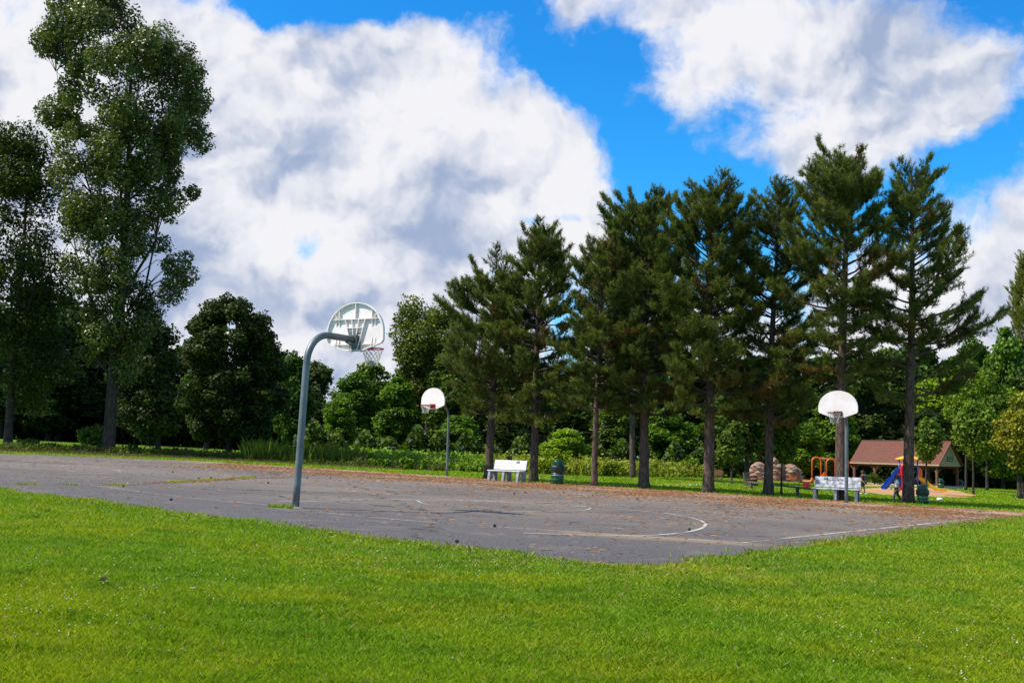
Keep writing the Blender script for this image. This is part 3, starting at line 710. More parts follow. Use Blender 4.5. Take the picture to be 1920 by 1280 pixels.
def broad_meshes(H, r0, prof, nleaf, leaf, seed, blob=(.7, 1.4), flat=.75, nblob=60, deep=1.0, lean=(0, 0), trunk_top=.85, limb=True, fill=.15, droop=0.0, rise=(.7, 1.2), lf=1.0):
    """prof: rows (z, left, right) of the crown outline in metres; returns trunk builder and crown mesh"""
    rng = np.random.default_rng(seed); tb, at, rr = trunk_mb(H * trunk_top, r0, rng, lean, .08, .012)
    pr = np.array(sorted(prof)); zs = pr[:, 0]
    area = np.interp(np.linspace(zs[0], zs[-1], 200), zs, pr[:, 1] + pr[:, 2]); cdf = np.cumsum(area); cdf /= cdf[-1]
    C = []; RD = []; AN = [at(z_) for z_ in np.linspace(zs[0] * .7, H * trunk_top * .98, 16)]; AR = [rr(p_[2]) * .5 for p_ in AN]
    # a few real boughs rising from the trunk; every leafy clump hangs on the nearest one
    nb_ = max(5, int(nblob / 14)); yw = rng.uniform(0, 6)
    for q in range(nb_):
        z0 = zs[0] * .8 + (H * trunk_top * .88 - zs[0] * .8) * ((q + rng.uniform(0, .8)) / nb_) ** 1.15; yw += 2.4 + rng.normal() * .3; p = at(z0)
        ze = min(H * .97, z0 + (zs[-1] - z0) * rng.uniform(.25, .5)); hw_ = .5 * (np.interp(ze, zs, pr[:, 1]) + np.interp(ze, zs, pr[:, 2])) * rng.uniform(.55, .85)
        e = at(min(ze, H * trunk_top)) * np.array([1, 1, 0]) + np.array([math.cos(yw) * hw_, math.sin(yw) * hw_ * deep, ze]); pts = [p]
        for t_ in (.25, .5, .75, 1.0):
            c_ = p + (e - p) * np.array([t_ ** .8, t_ ** .8, t_ ** 1.25]) + rng.normal(size=3) * .06 * (e[2] - p[2] + 1) * .4; pts.append(c_); AN.append(c_)
            AR.append(max(.018, rr(z0) * .42 * (1 - t_ * .8)))
        tb.tube(pts, [rr(z0) * .45, rr(z0) * .34, rr(z0) * .24, rr(z0) * .15, .015], 6, False)
    AN = np.array(AN)
    for q in range(nblob):
        z = np.interp(rng.uniform(), cdf, np.linspace(zs[0], zs[-1], 200))
        l = np.interp(z, zs, pr[:, 1]); r = np.interp(z, zs, pr[:, 2]); c = (r - l) / 2; hw = (l + r) / 2; br = rng.uniform(*blob)
        br = min(br, max(.35, hw * .8)); rho = rng.uniform(.2, 1) ** .5; a = rng.uniform(0, 2 * np.pi)
        x = c + math.cos(a) * rho * max(0.05, hw - br * .75); y = math.sin(a) * rho * max(.05, (hw - br * .7)) * deep
        C.append((x, y, z)); RD.append(br)
        if limb:
            e = np.array([x, y, z]); d_ = AN - e; cost = np.linalg.norm(d_, axis=1) + np.where(d_[:, 2] > -.2, 2.0 + d_[:, 2], 0); j = int(cost.argmin()); p0 = AN[j]
            mid = p0 * .45 + e * .55 + np.array([0, 0, .06 * cost[j]]) + rng.normal(size=3) * .10 * min(2, cost[j])
            tb.tube([p0, mid, e], [min(AR[j], .035), .018, .008], 4, False)
            for w_ in range(2):
                tb.tube([mid * .4 + e * .6, e + rng.normal(size=3) * br * .55], [.012, .005], 3, False)
    C = np.array(C); RD = np.array(RD); wgt = RD ** 2; idx = rng.choice(nblob, nleaf, p=wgt / wgt.sum())
    d = unit(rng.normal(size=(nleaf, 3))); rad = rng.uniform(0, 1, nleaf) ** (1 / 3.0)
    rad = np.where(rng.uniform(size=nleaf) < fill, rad, .62 + .42 * rng.uniform(size=nleaf) ** .8)
    # ragged, twiggy surface
    lump = 1 + .22 * np.sin(d[:, 0] * 5 + idx) * np.sin(d[:, 1] * 4 + idx * 1.7) + .12 * np.sin(d[:, 2] * 9 + idx * .6)
    P = C[idx] + d * (RD[idx] * rad * lump)[:, None] * np.array([1, 1, flat]); P[:, 2] -= droop * rng.uniform(size=nleaf)
    N = d * .8 + rng.normal(size=(nleaf, 3)) * .6 + np.array([0, 0, .35])
    bt = rng.uniform(-.15, .25, nblob)[idx]; tint = np.clip(rng.uniform(0, .8, nleaf) + bt, 0, 1)
    return tb, leaf_mesh('crown', P, N, leaf, rng, tint)

def hero(name, px, depth, rows, r0, nleaf, leaf, seed, label, mat='leaf', col=(1, 1, 1, 1), top_px=None, group=None, **kw):
    g = GD(px, depth); s = F / depth; by = hor(px) + HC * s
    vlean = math.tan(R(1.7)) - (px - CX) / F * math.tan(R(5.5))
    H = (by - min(r[0] for r in rows)) / s; prof = []
    for yy, xl, xr in rows:
        z = (by - yy) / s; c = px + z * s * vlean
        prof.append((z, (c - xl) / s, (xr - c) / s))
    tb, cm = broad_meshes(H, r0, prof, nleaf, leaf, seed, **kw)
    root = empty(name, g, 0, label, 'tree' if 'shrub' not in name else 'shrub', group)
    tb.build('trunk', M['bark2'], root, smooth=True); o = link('crown', cm, M[mat], root); o.color = col
    return root

# the row of pines (photograph column, base row, top row, crown base row, left and right reach)
pine(916, 897, 486, 770, 78, 60, .21, 21, 'leftmost pine of the row, touching the left end of the white bench', 936, .02)
pine(1000, 903, 416, 790, 66, 62, .20, 22, 'pine just right of the white bench with sky showing through its top', 1016, .12, dens=.95)
pine(1114, 911, 448, 765, 62, 55, .14, 23, 'slender pine with the thinnest trunk, right of the green can', 1128, .06)
pine(1207, 915, 376, 775, 95, 75, .22, 24, 'dense broad pine fourth from the left, beside the concrete path', 1212, 0)
pine(1328, 923, 336, 775, 85, 80, .23, 25, 'dense pine with a pointed tip and flared trunk, fifth of the row', 1336, .02)
pine(1440, 928, 348, 790, 78, 68, .19, 26, 'loose topped pine with a thin upper trunk left of the far right hoop', 1458, .10, dens=.9)
pine(1577, 938, 270, 728, 96, 74, .24, 27, 'tallest pine of the row, standing behind the weathered bench', 1582, .10, envl=(.28, .62, 1.12, 1.02, .84, .60, .20))
pine(1703, 943, 290, 745, 105, 140, .22, 28, 'wide open crowned pine at the right end of the row', 1712, .26, dens=.9, envl=(.9, 1.15, 1.12, .86, .58, .38, .12), wk=1.02)
pine(1186, 895, 470, 730, 80, 80, .20, 29, 'pine standing back from the row, its trunk left of the path', 1180, .05, group='pines set back from the row')
hero('broadleaf_tree', 1400, 69, [(715, 1380, 1425), (750, 1360, 1445), (800, 1355, 1450), (840, 1370, 1435)], .17, 9000, .2, 58, 'dark leafy tree with the dark bench beside its trunk', 'leaf', (.6, .7, .6, 1), blob=(.5, .9), nblob=40)
pine(1925, 905, 480, 800, 60, 90, .20, 31, 'brownish thin pine cut by the right edge of the photo', 1932, .45, dens=.6, wk=.9, group='pines set back from the row', col=(1.9, 1.6, 1.2, 1))

# the big trees on the left
hero('cottonwood_tree', 203, 66, [(-70, 130, 230), (-20, 75, 270), (10, 66, 300), (40, 60, 385), (100, 56, 420), (150, 56, 412), (185, 44, 432), (230, 50, 400), (290, 75, 390), (350, 85, 376), (400, 90, 368), (440, 105, 362), (490, 105, 398), (530, 105, 372), (580, 110, 325), (640, 120, 300), (690, 140, 275)],
     .36, 118000, .155, 41, 'tallest left tree, a cottonwood with thick trunk and glossy leaves reaching the photo top', 'cotton', blob=(.45, 1.0), flat=1.05, nblob=235, deep=.85, fill=.15, trunk_top=.9)
hero('broadleaf_tree', 14, 67, [(212, -30, 60), (260, -80, 100), (340, -140, 125), (430, -160, 150), (520, -170, 160), (600, -170, 170), (680, -150, 150), (740, -120, 110)],
     .26, 60000, .17, 42, 'full broadleaf tree left of the cottonwood at the left photo edge', 'leaf', (.50, .58, .55, 1), blob=(.8, 1.6), nblob=110, fill=.2)
hero('broadleaf_tree', 428, 76, [(552, 405, 470), (580, 375, 500), (620, 345, 527), (670, 332, 542), (720, 325, 552), (770, 330, 548), (815, 355, 520)],
     .24, 60000, .2, 43, 'dark rounded tree standing alone between the cottonwood and the near hoop', 'leaf', (.38, .48, .50, 1), blob=(.5, .85), nblob=170, fill=.25)  # dark crown colour stands in for the cottonwood's shade
hero('broadleaf_tree', 296, 92, [(585, 240, 310), (640, 215, 340), (700, 205, 350), (770, 210, 345), (820, 230, 330)],
     .2, 16000, .3, 44, 'dark tree in the gap right behind the cottonwood trunk', 'leaf', (.38, .46, .46, 1), blob=(.8, 1.4), nblob=50)
hero('broadleaf_tree', 800, 112, [(543, 770, 815), (575, 742, 860), (620, 730, 870), (670, 735, 870), (720, 745, 860), (770, 755, 845)],
     .34, 22000, .27, 45, 'tall loose tree behind the left far hoop with a bare dark trunk below it', 'leaf', (1.25, 1.15, 1.0, 1), blob=(.9, 1.8), nblob=62, fill=.1)
hero('oak_tree', 590, 135, [(676, 560, 615), (700, 550, 625), (740, 545, 620), (790, 560, 610)],
     .3, 9000, .38, 46, 'dark flat topped oak rising behind the near hoop pole', 'leaf', (.5, .6, .6, 1), blob=(1, 1.8), nblob=34)
# small park trees near the shelter
hero('young_tree', 1465, F / 45.5, [(770, 1440, 1490), (800, 1425, 1505), (830, 1428, 1502), (856, 1440, 1490)], .045, 3800, .16, 51, 'sapling with a pencil thin trunk between the pine and the low rail', 'leaf', (1.3, 1.45, 1.2, 1), blob=(.25, .5), nblob=26)
hero('young_tree', 1737, 62, [(790, 1720, 1758), (812, 1710, 1768), (838, 1712, 1766), (858, 1722, 1752)], .07, 7000, .16, 52, 'young tree in front of the right end of the shelter roof', 'leaf', (1.15, 1.4, 1.15, 1), blob=(.35, .7), nblob=36)
hero('young_tree', 1811, 84, [(725, 1790, 1840), (770, 1772, 1855), (810, 1785, 1855), (845, 1803, 1840)], .10, 7000, .22, 53, 'bright green tree with a slim trunk just right of the shelter gable', 'leaf', (1.5, 1.7, 1.2, 1), blob=(.5, .9), nblob=36)
hero('young_tree', 1825, 70, [(752, 1810, 1850), (790, 1790, 1870), (830, 1795, 1865), (858, 1810, 1850)], .07, 5000, .2, 54, 'slender pale trunked tree standing nearest on the grass right of the shelter', 'leaf', (1.35, 1.6, 1.2, 1), blob=(.4, .8), nblob=30)
hero('young_tree', 1851, 88, [(700, 1830, 1885), (750, 1800, 1905), (800, 1800, 1905), (850, 1820, 1890)], .12, 8000, .24, 55, 'leafy green tree left of the yellowing tree at the right edge', 'leaf', (1.3, 1.5, 1.0, 1), blob=(.6, 1.1), nblob=40)
hero('broadleaf_tree', 1912, 62, [(745, 1885, 1960), (790, 1860, 1990), (830, 1862, 1990), (870, 1885, 1960)], .14, 9000, .18, 56, 'yellowing leafy tree hanging low at the right photo edge', 'leaf', (2.3, 1.7, 1.0, 1), blob=(.4, .8), nblob=44)
hero('young_tree', 1372, 66, [(800, 1350, 1395), (830, 1340, 1405), (860, 1350, 1395)], .07, 3600, .2, 57, 'small tree with a pale thin trunk behind the far brown bench', 'leaf', (1.1, 1.2, 1.0, 1), blob=(.3, .6), nblob=24)

# a small library of wood trees, copied through the background
LIB = []
for v in range(5):
    H = 11.0; wv = [3.0, 2.6, 3.4, 2.8, 3.2][v]
    prof = [(1.6, wv * .6, wv * .6), (3, wv * .95, wv * .9), (5.5, wv, wv), (8, wv * .8, wv * .85), (10, wv * .45, wv * .5), (11, .3, .4)]
    tb, cm = broad_meshes(H, .2, prof, 15000, .30, 100 + v, blob=(.6, 1.2), nblob=75, fill=.25)
    LIB.append((tb.mesh('trunk', True), cm))
def wood(px, depth, top_py, wide, v, col, label, group, name='broadleaf_tree', zrot=0):
    s = F / depth; by = hor(px) + HC * s; H = (by - top_py) / s
    root = empty(name, GD(px, depth), zrot, label, 'tree', group); root.scale = (wide / s / 3.2, wide / s / 3.2, H / 11.3)
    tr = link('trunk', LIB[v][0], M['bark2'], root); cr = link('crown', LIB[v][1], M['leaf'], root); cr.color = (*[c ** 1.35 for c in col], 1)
    return root
rw = random.Random(5)
DK = (.42, .52, .5); MD = (.85, .95, .8); LT = (1.35, 1.5, .95); YL = (1.9, 1.9, .8)  # DK puts the shade of the wood into the leaf colour
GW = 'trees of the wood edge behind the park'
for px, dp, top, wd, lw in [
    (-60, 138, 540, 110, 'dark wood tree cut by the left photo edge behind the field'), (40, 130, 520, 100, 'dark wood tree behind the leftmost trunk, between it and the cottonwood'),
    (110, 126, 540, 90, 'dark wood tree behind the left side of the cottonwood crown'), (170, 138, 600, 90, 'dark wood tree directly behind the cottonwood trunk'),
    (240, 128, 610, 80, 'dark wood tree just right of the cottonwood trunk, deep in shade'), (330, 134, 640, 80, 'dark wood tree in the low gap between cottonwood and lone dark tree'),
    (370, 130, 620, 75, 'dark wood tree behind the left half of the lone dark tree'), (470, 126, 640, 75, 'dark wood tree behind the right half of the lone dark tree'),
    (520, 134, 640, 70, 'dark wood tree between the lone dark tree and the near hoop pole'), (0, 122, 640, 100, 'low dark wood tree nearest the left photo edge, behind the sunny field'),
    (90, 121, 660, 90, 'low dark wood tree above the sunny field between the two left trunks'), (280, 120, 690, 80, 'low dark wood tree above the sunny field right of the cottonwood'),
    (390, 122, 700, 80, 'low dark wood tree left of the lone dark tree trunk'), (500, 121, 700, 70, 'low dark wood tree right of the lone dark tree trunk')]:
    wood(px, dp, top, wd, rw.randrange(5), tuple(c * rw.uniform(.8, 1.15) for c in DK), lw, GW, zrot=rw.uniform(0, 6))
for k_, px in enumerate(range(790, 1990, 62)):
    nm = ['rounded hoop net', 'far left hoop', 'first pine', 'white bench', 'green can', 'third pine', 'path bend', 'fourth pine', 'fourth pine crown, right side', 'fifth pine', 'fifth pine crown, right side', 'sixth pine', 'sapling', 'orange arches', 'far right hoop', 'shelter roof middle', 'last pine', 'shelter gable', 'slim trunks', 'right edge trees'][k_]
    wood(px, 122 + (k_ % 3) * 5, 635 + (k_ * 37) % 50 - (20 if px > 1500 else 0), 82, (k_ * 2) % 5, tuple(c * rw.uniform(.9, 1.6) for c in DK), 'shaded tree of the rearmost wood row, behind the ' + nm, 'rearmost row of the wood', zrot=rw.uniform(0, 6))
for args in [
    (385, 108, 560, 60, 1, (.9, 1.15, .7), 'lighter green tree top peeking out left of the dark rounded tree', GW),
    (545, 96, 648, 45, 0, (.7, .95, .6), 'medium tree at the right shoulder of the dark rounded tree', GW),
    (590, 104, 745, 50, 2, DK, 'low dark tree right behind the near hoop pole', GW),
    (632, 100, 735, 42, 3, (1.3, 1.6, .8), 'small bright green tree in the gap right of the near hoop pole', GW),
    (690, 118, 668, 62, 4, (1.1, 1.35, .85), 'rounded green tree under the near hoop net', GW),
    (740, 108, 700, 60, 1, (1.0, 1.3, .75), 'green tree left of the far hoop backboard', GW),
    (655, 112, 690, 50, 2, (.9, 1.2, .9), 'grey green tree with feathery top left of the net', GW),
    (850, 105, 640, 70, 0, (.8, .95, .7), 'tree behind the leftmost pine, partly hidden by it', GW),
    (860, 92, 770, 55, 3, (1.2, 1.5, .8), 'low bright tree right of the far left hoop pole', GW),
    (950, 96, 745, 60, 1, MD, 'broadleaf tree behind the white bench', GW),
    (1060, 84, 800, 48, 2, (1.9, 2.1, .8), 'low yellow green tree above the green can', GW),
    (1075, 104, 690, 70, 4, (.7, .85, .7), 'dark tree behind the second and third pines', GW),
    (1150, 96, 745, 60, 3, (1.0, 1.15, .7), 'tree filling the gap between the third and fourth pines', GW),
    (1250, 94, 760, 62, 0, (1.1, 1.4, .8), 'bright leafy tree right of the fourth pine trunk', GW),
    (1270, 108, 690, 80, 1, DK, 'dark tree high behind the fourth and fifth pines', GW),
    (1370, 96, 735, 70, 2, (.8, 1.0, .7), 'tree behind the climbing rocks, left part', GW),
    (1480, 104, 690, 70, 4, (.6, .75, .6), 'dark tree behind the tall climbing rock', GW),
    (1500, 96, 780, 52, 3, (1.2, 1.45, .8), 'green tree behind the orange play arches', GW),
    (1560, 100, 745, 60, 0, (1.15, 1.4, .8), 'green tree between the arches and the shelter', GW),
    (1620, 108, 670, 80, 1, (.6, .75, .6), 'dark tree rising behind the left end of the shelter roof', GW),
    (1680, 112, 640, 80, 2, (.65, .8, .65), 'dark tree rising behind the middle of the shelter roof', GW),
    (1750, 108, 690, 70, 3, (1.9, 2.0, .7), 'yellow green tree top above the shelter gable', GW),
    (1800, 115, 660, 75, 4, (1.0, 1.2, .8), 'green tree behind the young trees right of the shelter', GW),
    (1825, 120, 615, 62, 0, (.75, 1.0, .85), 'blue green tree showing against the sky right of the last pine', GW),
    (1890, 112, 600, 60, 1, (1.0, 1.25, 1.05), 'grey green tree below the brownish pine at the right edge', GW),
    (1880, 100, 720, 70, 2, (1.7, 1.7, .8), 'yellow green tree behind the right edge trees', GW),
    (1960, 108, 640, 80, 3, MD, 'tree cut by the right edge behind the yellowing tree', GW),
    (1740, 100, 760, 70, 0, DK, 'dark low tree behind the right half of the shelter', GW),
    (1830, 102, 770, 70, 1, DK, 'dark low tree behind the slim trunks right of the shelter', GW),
]:
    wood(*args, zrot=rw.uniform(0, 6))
# woodland floor growth closing the wood edge; dark object colours paint its shade
def undergrowth(name, px0, px1, dep, top, n, leaf, col, label, seed):
    rng = np.random.default_rng(seed); px = rng.uniform(px0, px1, n); dd = dep + rng.uniform(-2, 9, n)
    s = F / dd; a = GD(px0, dep); bb = GD(px1, dep); t = (px - px0) / (px1 - px0)
    x = (px - CX) / F * dd; y = dd
    hm = top * (.62 + .25 * np.sin(px * .045) * np.sin(px * .021 + 1) + .15 * np.sin(px * .13)); z = rng.uniform(0, 1, n) ** .8 * hm
    P = np.stack([x, y, -SLOPE * x + z], 1); N = rng.normal(size=(n, 3)) * .7 + np.array([-.3, -.6, .5])
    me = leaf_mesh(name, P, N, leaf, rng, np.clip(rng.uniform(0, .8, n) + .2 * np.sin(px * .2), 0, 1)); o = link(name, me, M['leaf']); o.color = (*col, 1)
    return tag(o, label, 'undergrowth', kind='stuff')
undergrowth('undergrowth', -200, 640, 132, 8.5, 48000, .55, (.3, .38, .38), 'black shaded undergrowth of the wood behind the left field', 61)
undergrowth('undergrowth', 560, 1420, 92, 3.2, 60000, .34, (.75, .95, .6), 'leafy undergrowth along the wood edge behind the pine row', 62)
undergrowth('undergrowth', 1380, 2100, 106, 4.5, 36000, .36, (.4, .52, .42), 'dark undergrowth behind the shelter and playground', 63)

# shrubs
def shrub(px, py, hpx, wpx, n, leaf, col, label, seed, group=None, mat='leaf', name='leafy_shrub'):
    g = G(px, py); s = S(px, py); h, w_ = hpx / s, wpx / s; rng = np.random.default_rng(seed)
    root = empty(name, g, 0, label, 'shrub', group); b = MB()
    for q in range(9):
        a = rng.uniform(0, 6.28); e = (math.cos(a) * w_ * .35, math.sin(a) * w_ * .35, h * rng.uniform(.5, .95)); b.tube([(0, 0, -.03), (e[0] * .35, e[1] * .35, e[2] * .5), e], [.02, .015, .006], 4, False)
    b.build('stem', M['bark2'], root)
    k = 16; C = np.stack([rng.normal(size=k) * w_ * .25, rng.normal(size=k) * w_ * .22, rng.uniform(.15, .8, k) * h], 1); i = rng.integers(0, k, n)
    P = C[i] + unit(rng.normal(size=(n, 3))) * (rng.uniform(.3, 1, n) * min(h, w_) * .28)[:, None]; P[:, 2] = np.abs(P[:, 2])
    me = leaf_mesh('foliage', P, rng.normal(size=(n, 3)) * .6 + [0, 0, .6], leaf, rng, rng.uniform(0, 1, n)); o = link('foliage', me, M[mat], root); o.color = (*col, 1)
    return root
shrub(172, 846, 50, 62, 3200, .13, (.9, 1.15, .8), 'dark leafy bush at the foot of the cottonwood', 71)
shrub(50, 842, 20, 55, 1500, .12, (.8, 1.0, .7), 'low spreading bush right of the leftmost trunk', 72)
shrub(250, 850, 18, 30, 700, .12, (.5, .65, .5), 'small weedy bush right of the cottonwood foot', 73)
shrub(480, 862, 34, 42, 1600, .12, (.7, 1.0, .6), 'leafy bush right of the lone dark tree trunk', 74)
shrub(560, 866, 26, 50, 1500, .12, (1.3, 1.6, .7), 'bright weedy bush just left of the near hoop pole', 75)
shrub(330, 855, 16, 60, 900, .12, (.5, .65, .5), 'low dark bush between cottonwood and lone dark tree', 76)
shrub(1040, 890, 50, 40, 1700, .15, (1.9, 2.0, .7), 'yellow green bush directly behind the green can', 77)
shrub(1018, 888, 30, 28, 900, .14, (.9, 1.1, .9), 'grey green bush between the second pine and the can', 78)
shrub(760, 880, 22, 80, 2400, .14, (1.4, 1.8, .8), 'broad bright bush in front of the far left tree trunk', 79)
shrub(700, 876, 18, 50, 1400, .13, (1.3, 1.7, .8), 'low bright bush left of the far left hoop', 80)
shrub(885, 884, 22, 40, 1000, .13, (1.2, 1.5, .8), 'small bush right of the far left hoop pole', 81)
shrub(1215, 892, 30, 50, 1400, .15, (1.2, 1.4, .8), 'weedy bush right of the set back pine trunk', 82)
shrub(1280, 893, 36, 60, 1700, .15, (1.6, 1.8, .8), 'tall weedy bush left of the fifth pine trunk', 83)
shrub(1640, 908, 22, 24, 700, .13, (.8, 1.0, .6), 'small bush beneath the left of the shelter', 84)
shrub(1140, 893, 26, 44, 1100, .15, (1.3, 1.4, .8), 'weedy bush between the third pine and the set back pine', 85)

# ------------------------------------------------------------------ basketball hoops
def hoop(px, py, sgn, L, arm_z, label, lean, rimmat, axis=AX, netlen=.36, ro=.24, rd=.15, pr=.075, zb=3.06, hw=.685, bh=.94):
    g = G(px, py); ang = math.pi / 2 - axis if sgn > 0 else math.pi / 2 - axis + math.pi
    root = empty('basketball_hoop', g, ang, label, 'basketball hoop', 'basketball hoops around the courts')
    b = MB(); rb = .62; pts = [(0, 0, -.05)]
    for q in range(1, 7): pts.append((lean * (arm_z - rb) * q / 6, 0, (arm_z - rb) * q / 6))
    x0 = pts[-1][0]
    for q in range(1, 10):
        a = q / 9 * math.pi / 2; pts.append((x0 + rb * (1 - math.cos(a)), 0, arm_z - rb + rb * math.sin(a)))
    pts.append((L - .10, 0, arm_z)); b.tube(pts, pr, 16)
    pole = b.build('pole', M['pole'], root, smooth=True)
    c = MB(); c.lathe([(pr + .1, .0), (pr + .1, .012), (pr + .02, .02)], 16); c.build('footing', M['concrete'], pole)
    k = MB(); k.box(L - .11, L - .02, -.09, .09, arm_z - .16, arm_z + .10); k.box(L - .025, L - .012, -.14, .14, arm_z - .24, arm_z + .16)
    k.tube([(L - .32, 0, arm_z - .07), (L - .06, 0, arm_z - .14)], .02, 6)
    k.build('bracket', M['pole'], root, bevel=.004)
    # fan-shaped board
    zt = zb + bh
    o = [(-.22, zb), (.22, zb), (hw - .04, zb + .155), (hw, zb + .21), (hw, zb + .36)]
    for q in range(1, 20):
        a = q / 20 * math.pi; o.append((hw * math.cos(a), zb + .36 + (zt - zb - .36) * math.sin(a)))
    o += [(-hw, zb + .36), (-hw, zb + .21), (-hw + .04, zb + .155)]
    bd = MB(); bd.prism(o, 'x', L + .0, L + .012); board = bd.build('backboard', M['board'], root)
    # raised rim and ribs cast into the back
    e = MB(); n = len(o)
    cy0 = zb + .45
    inn = [(p[0] * .965, cy0 + (p[1] - cy0) * .965) for p in o]
    vs = [(L - .05, *p) for p in o] + [(L - .05, *p) for p in inn] + [(L, *p) for p in o] + [(L, *p) for p in inn]; fs = []
    for i in range(n):
        j = (i + 1) % n; fs += [(i, j, n + j, n + i), (i, 2 * n + i, 2 * n + j, j), (n + i, n + j, 3 * n + j, 3 * n + i)]
    e.add(vs, fs)
    def bar(y0, z0, y1, z1, t=.016, dp=.045, dp2=None):
        d = Vector((y1 - y0, z1 - z0)).normalized(); nn = Vector((-d.y, d.x)) * t / 2; dp2 = dp if dp2 is None else dp2
        A0 = [(L - dp, y0 + nn.x, z0 + nn.y), (L - dp, y0 - nn.x, z0 - nn.y), (L - dp2, y1 - nn.x, z1 - nn.y), (L - dp2, y1 + nn.x, z1 + nn.y)]
        B0 = [(L - .0005, p[1], p[2]) for p in A0]; e.add(A0 + B0, [(0, 1, 2, 3), (0, 4, 5, 1), (1, 5, 6, 2), (2, 6, 7, 3), (3, 7, 4, 0)])
    zr = zb + .655
    bar(-.56, zr, .56, zr); bar(0, zr, 0, zt - .02); bar(-.64, zb + .14, -.2, zb + .13); bar(.2, zb + .13, .64, zb + .14)
    for y0, y1 in ((-.26, -.07), (-.09, -.03), (.09, .03), (.26, .07)): bar(y0, zr, y1, zb + .02 if abs(y0) > .2 else zb + .25)
    bar(-.21, zr - .18, .21, zr - .18); bar(-.155, zr - .34, .155, zr - .34)
    for sy in (-1, 1):
        for q, yy in enumerate((.42, .50)):
            bar(sy * yy, zr + .0, sy * yy, zr - .16 + q * .02, dp2=.004); bar(sy * yy, zr, sy * yy, zr + (.17 if q == 0 else .08))
            bar(sy * yy, zb + .14, sy * yy, zb + .28, dp2=.004); bar(sy * yy, zb + .14, sy * yy, zb + .07)
    e.build('ribs', M['board'], board)
    # rim with bracket, braces and net
    rc = L + .012 + ro + .23; rz = zb + rd
    r = MB(); rm = MB()
    r.tube([(rc + .23 * math.cos(a), .23 * math.sin(a), rz) for a in [2 * math.pi * q / 28 for q in range(29)]], .014, 6, False)
    r.box(L + .013, L + .045, -.15, .15, rz - .10, rz + .07); r.box(L + .045, L + .26, -.11, .11, rz - .012, rz + .008)
    r.tube([(L + .03, .11, rz - .09), (rc - .10, .2, rz)], .010, 5); r.tube([(L + .03, -.11, rz - .09), (rc - .10, -.2, rz)], .010, 5)
    for s_ in (-1, 1): r.prism([(L + .03, rz - .12), (L + .03, rz + .03), (rc - .2, rz + .01), (rc - .2, rz - .015)], 'y', s_ * .115 - .006, s_ * .115 + .006)
    rim = r.build('rim', M[rimmat], root)
    nb = MB(); N_, rows = 12, 6
    def npt(i, j):
        t = j / rows; rad = .225 - .095 * min(1, t * 1.35) + .012 * max(0, t - .7); a = 2 * math.pi * (i + .5 * (j % 2)) / N_; return (rc + rad * math.cos(a), rad * math.sin(a), rz - netlen * t - .01 * math.sin(i * 2.1) * t)
    for j in range(rows):
        for i in range(N_):
            if j % 2 == 0: nb.tube([npt(i, j), npt(i, j + 1)], .006, 3, False); nb.tube([npt(i, j), npt(i - 1, j + 1)], .006, 3, False)
            else: nb.tube([npt(i, j), npt(i, j + 1)], .006, 3, False); nb.tube([npt(i, j), npt(i + 1, j + 1)], .006, 3, False)
    nb.build('net', M['net'], root)
    return root
hoop(554, 952, 1, 1.62, 3.37, 'near grey gooseneck hoop seen from behind, rising from the asphalt', .045, 'rim', R(30), pr=.068, ro=.34, rd=.10, zb=3.14, hw=.73, bh=1.0)
hoop(838, 893, -1, 1.15, 3.25, 'far left hoop facing the court near the white bench, bright red rim', .01, 'rim', R(37), pr=.056, zb=3.00)
hoop(1587, 943, -1, 1.15, 3.25, 'far right hoop with rusty rim standing in front of the weathered bench', .0, 'rust', R(31), pr=.062, zb=3.00)

# ------------------------------------------------------------------ benches
def bench(g, rz, L, wood, leg, label, name='park_bench', plaque=None, group='slatted park benches', sc=1.0):
    root = empty(name, g, rz, label, 'bench', group, sc); h = L / 2
    s = MB()
    for q in range(3): s.box(-h, h, -.30 + q * .155, -.30 + q * .155 + .145, .425, .465)
    s.build('seat', wood, root, bevel=.006)
    b = MB(); tilt = .25
    for q in range(3):
        z0 = .50 + q * .135; y0 = .17 + (z0 - .46) * tilt
        b.prism([(y0, z0), (y0 + .035, z0 - .008), (y0 + .035 + .122 * tilt, z0 + .115), (y0 + .122 * tilt, z0 + .123)], 'x', -h + .03, h - .0)
    bk = b.build('backrest', wood, root, bevel=.005)
    if plaque:
        p = MB(); z0 = .775; y0 = .17 + (z0 - .46) * tilt - .004
        p.prism([(y0, z0), (y0 + .002, z0), (y0 + .002 + .09 * tilt, z0 + .09), (y0 + .09 * tilt, z0 + .09)], 'x', plaque - .08, plaque + .08); p.build('plaque', M['green'], bk)
        q_ = MB(); 
        for r_ in range(2): q_.prism([(y0 - .003 + (.025 + r_ * .03) * tilt, z0 + .025 + r_ * .03), (y0 - .001 + (.025 + r_ * .03) * tilt, z0 + .025 + r_ * .03), (y0 - .001 + (.04 + r_ * .03) * tilt, z0 + .04 + r_ * .03), (y0 - .003 + (.04 + r_ * .03) * tilt, z0 + .04 + r_ * .03)], 'x', plaque - .06, plaque + .05 - r_ * .03)
        q_.build('lettering', M['letter'], bk)
    for xx in (-h + .1, 0, h - .1):
        l = MB(); t = .055
        l.prism([(-.36, -.02), (-.22, -.02), (-.10, .425), (-.28, .425)], 'x', xx - t, xx + t)
        l.prism([(.10, -.02), (.30, -.02), (.31, .46), (.37, .86), (.318, .86), (.214, .46), (.20, .424), (-.0995, .424), (-.12, .34), (.06, .34)], 'x', xx - t + .004, xx + t - .004)
        l.build('leg', leg, root, bevel=.005)
    return root
bench(GD(950, F / 45.0), -R(32), 1.62, M['whitewood'], M['concrete'], 'clean white bench between the first two pines', plaque=.38)
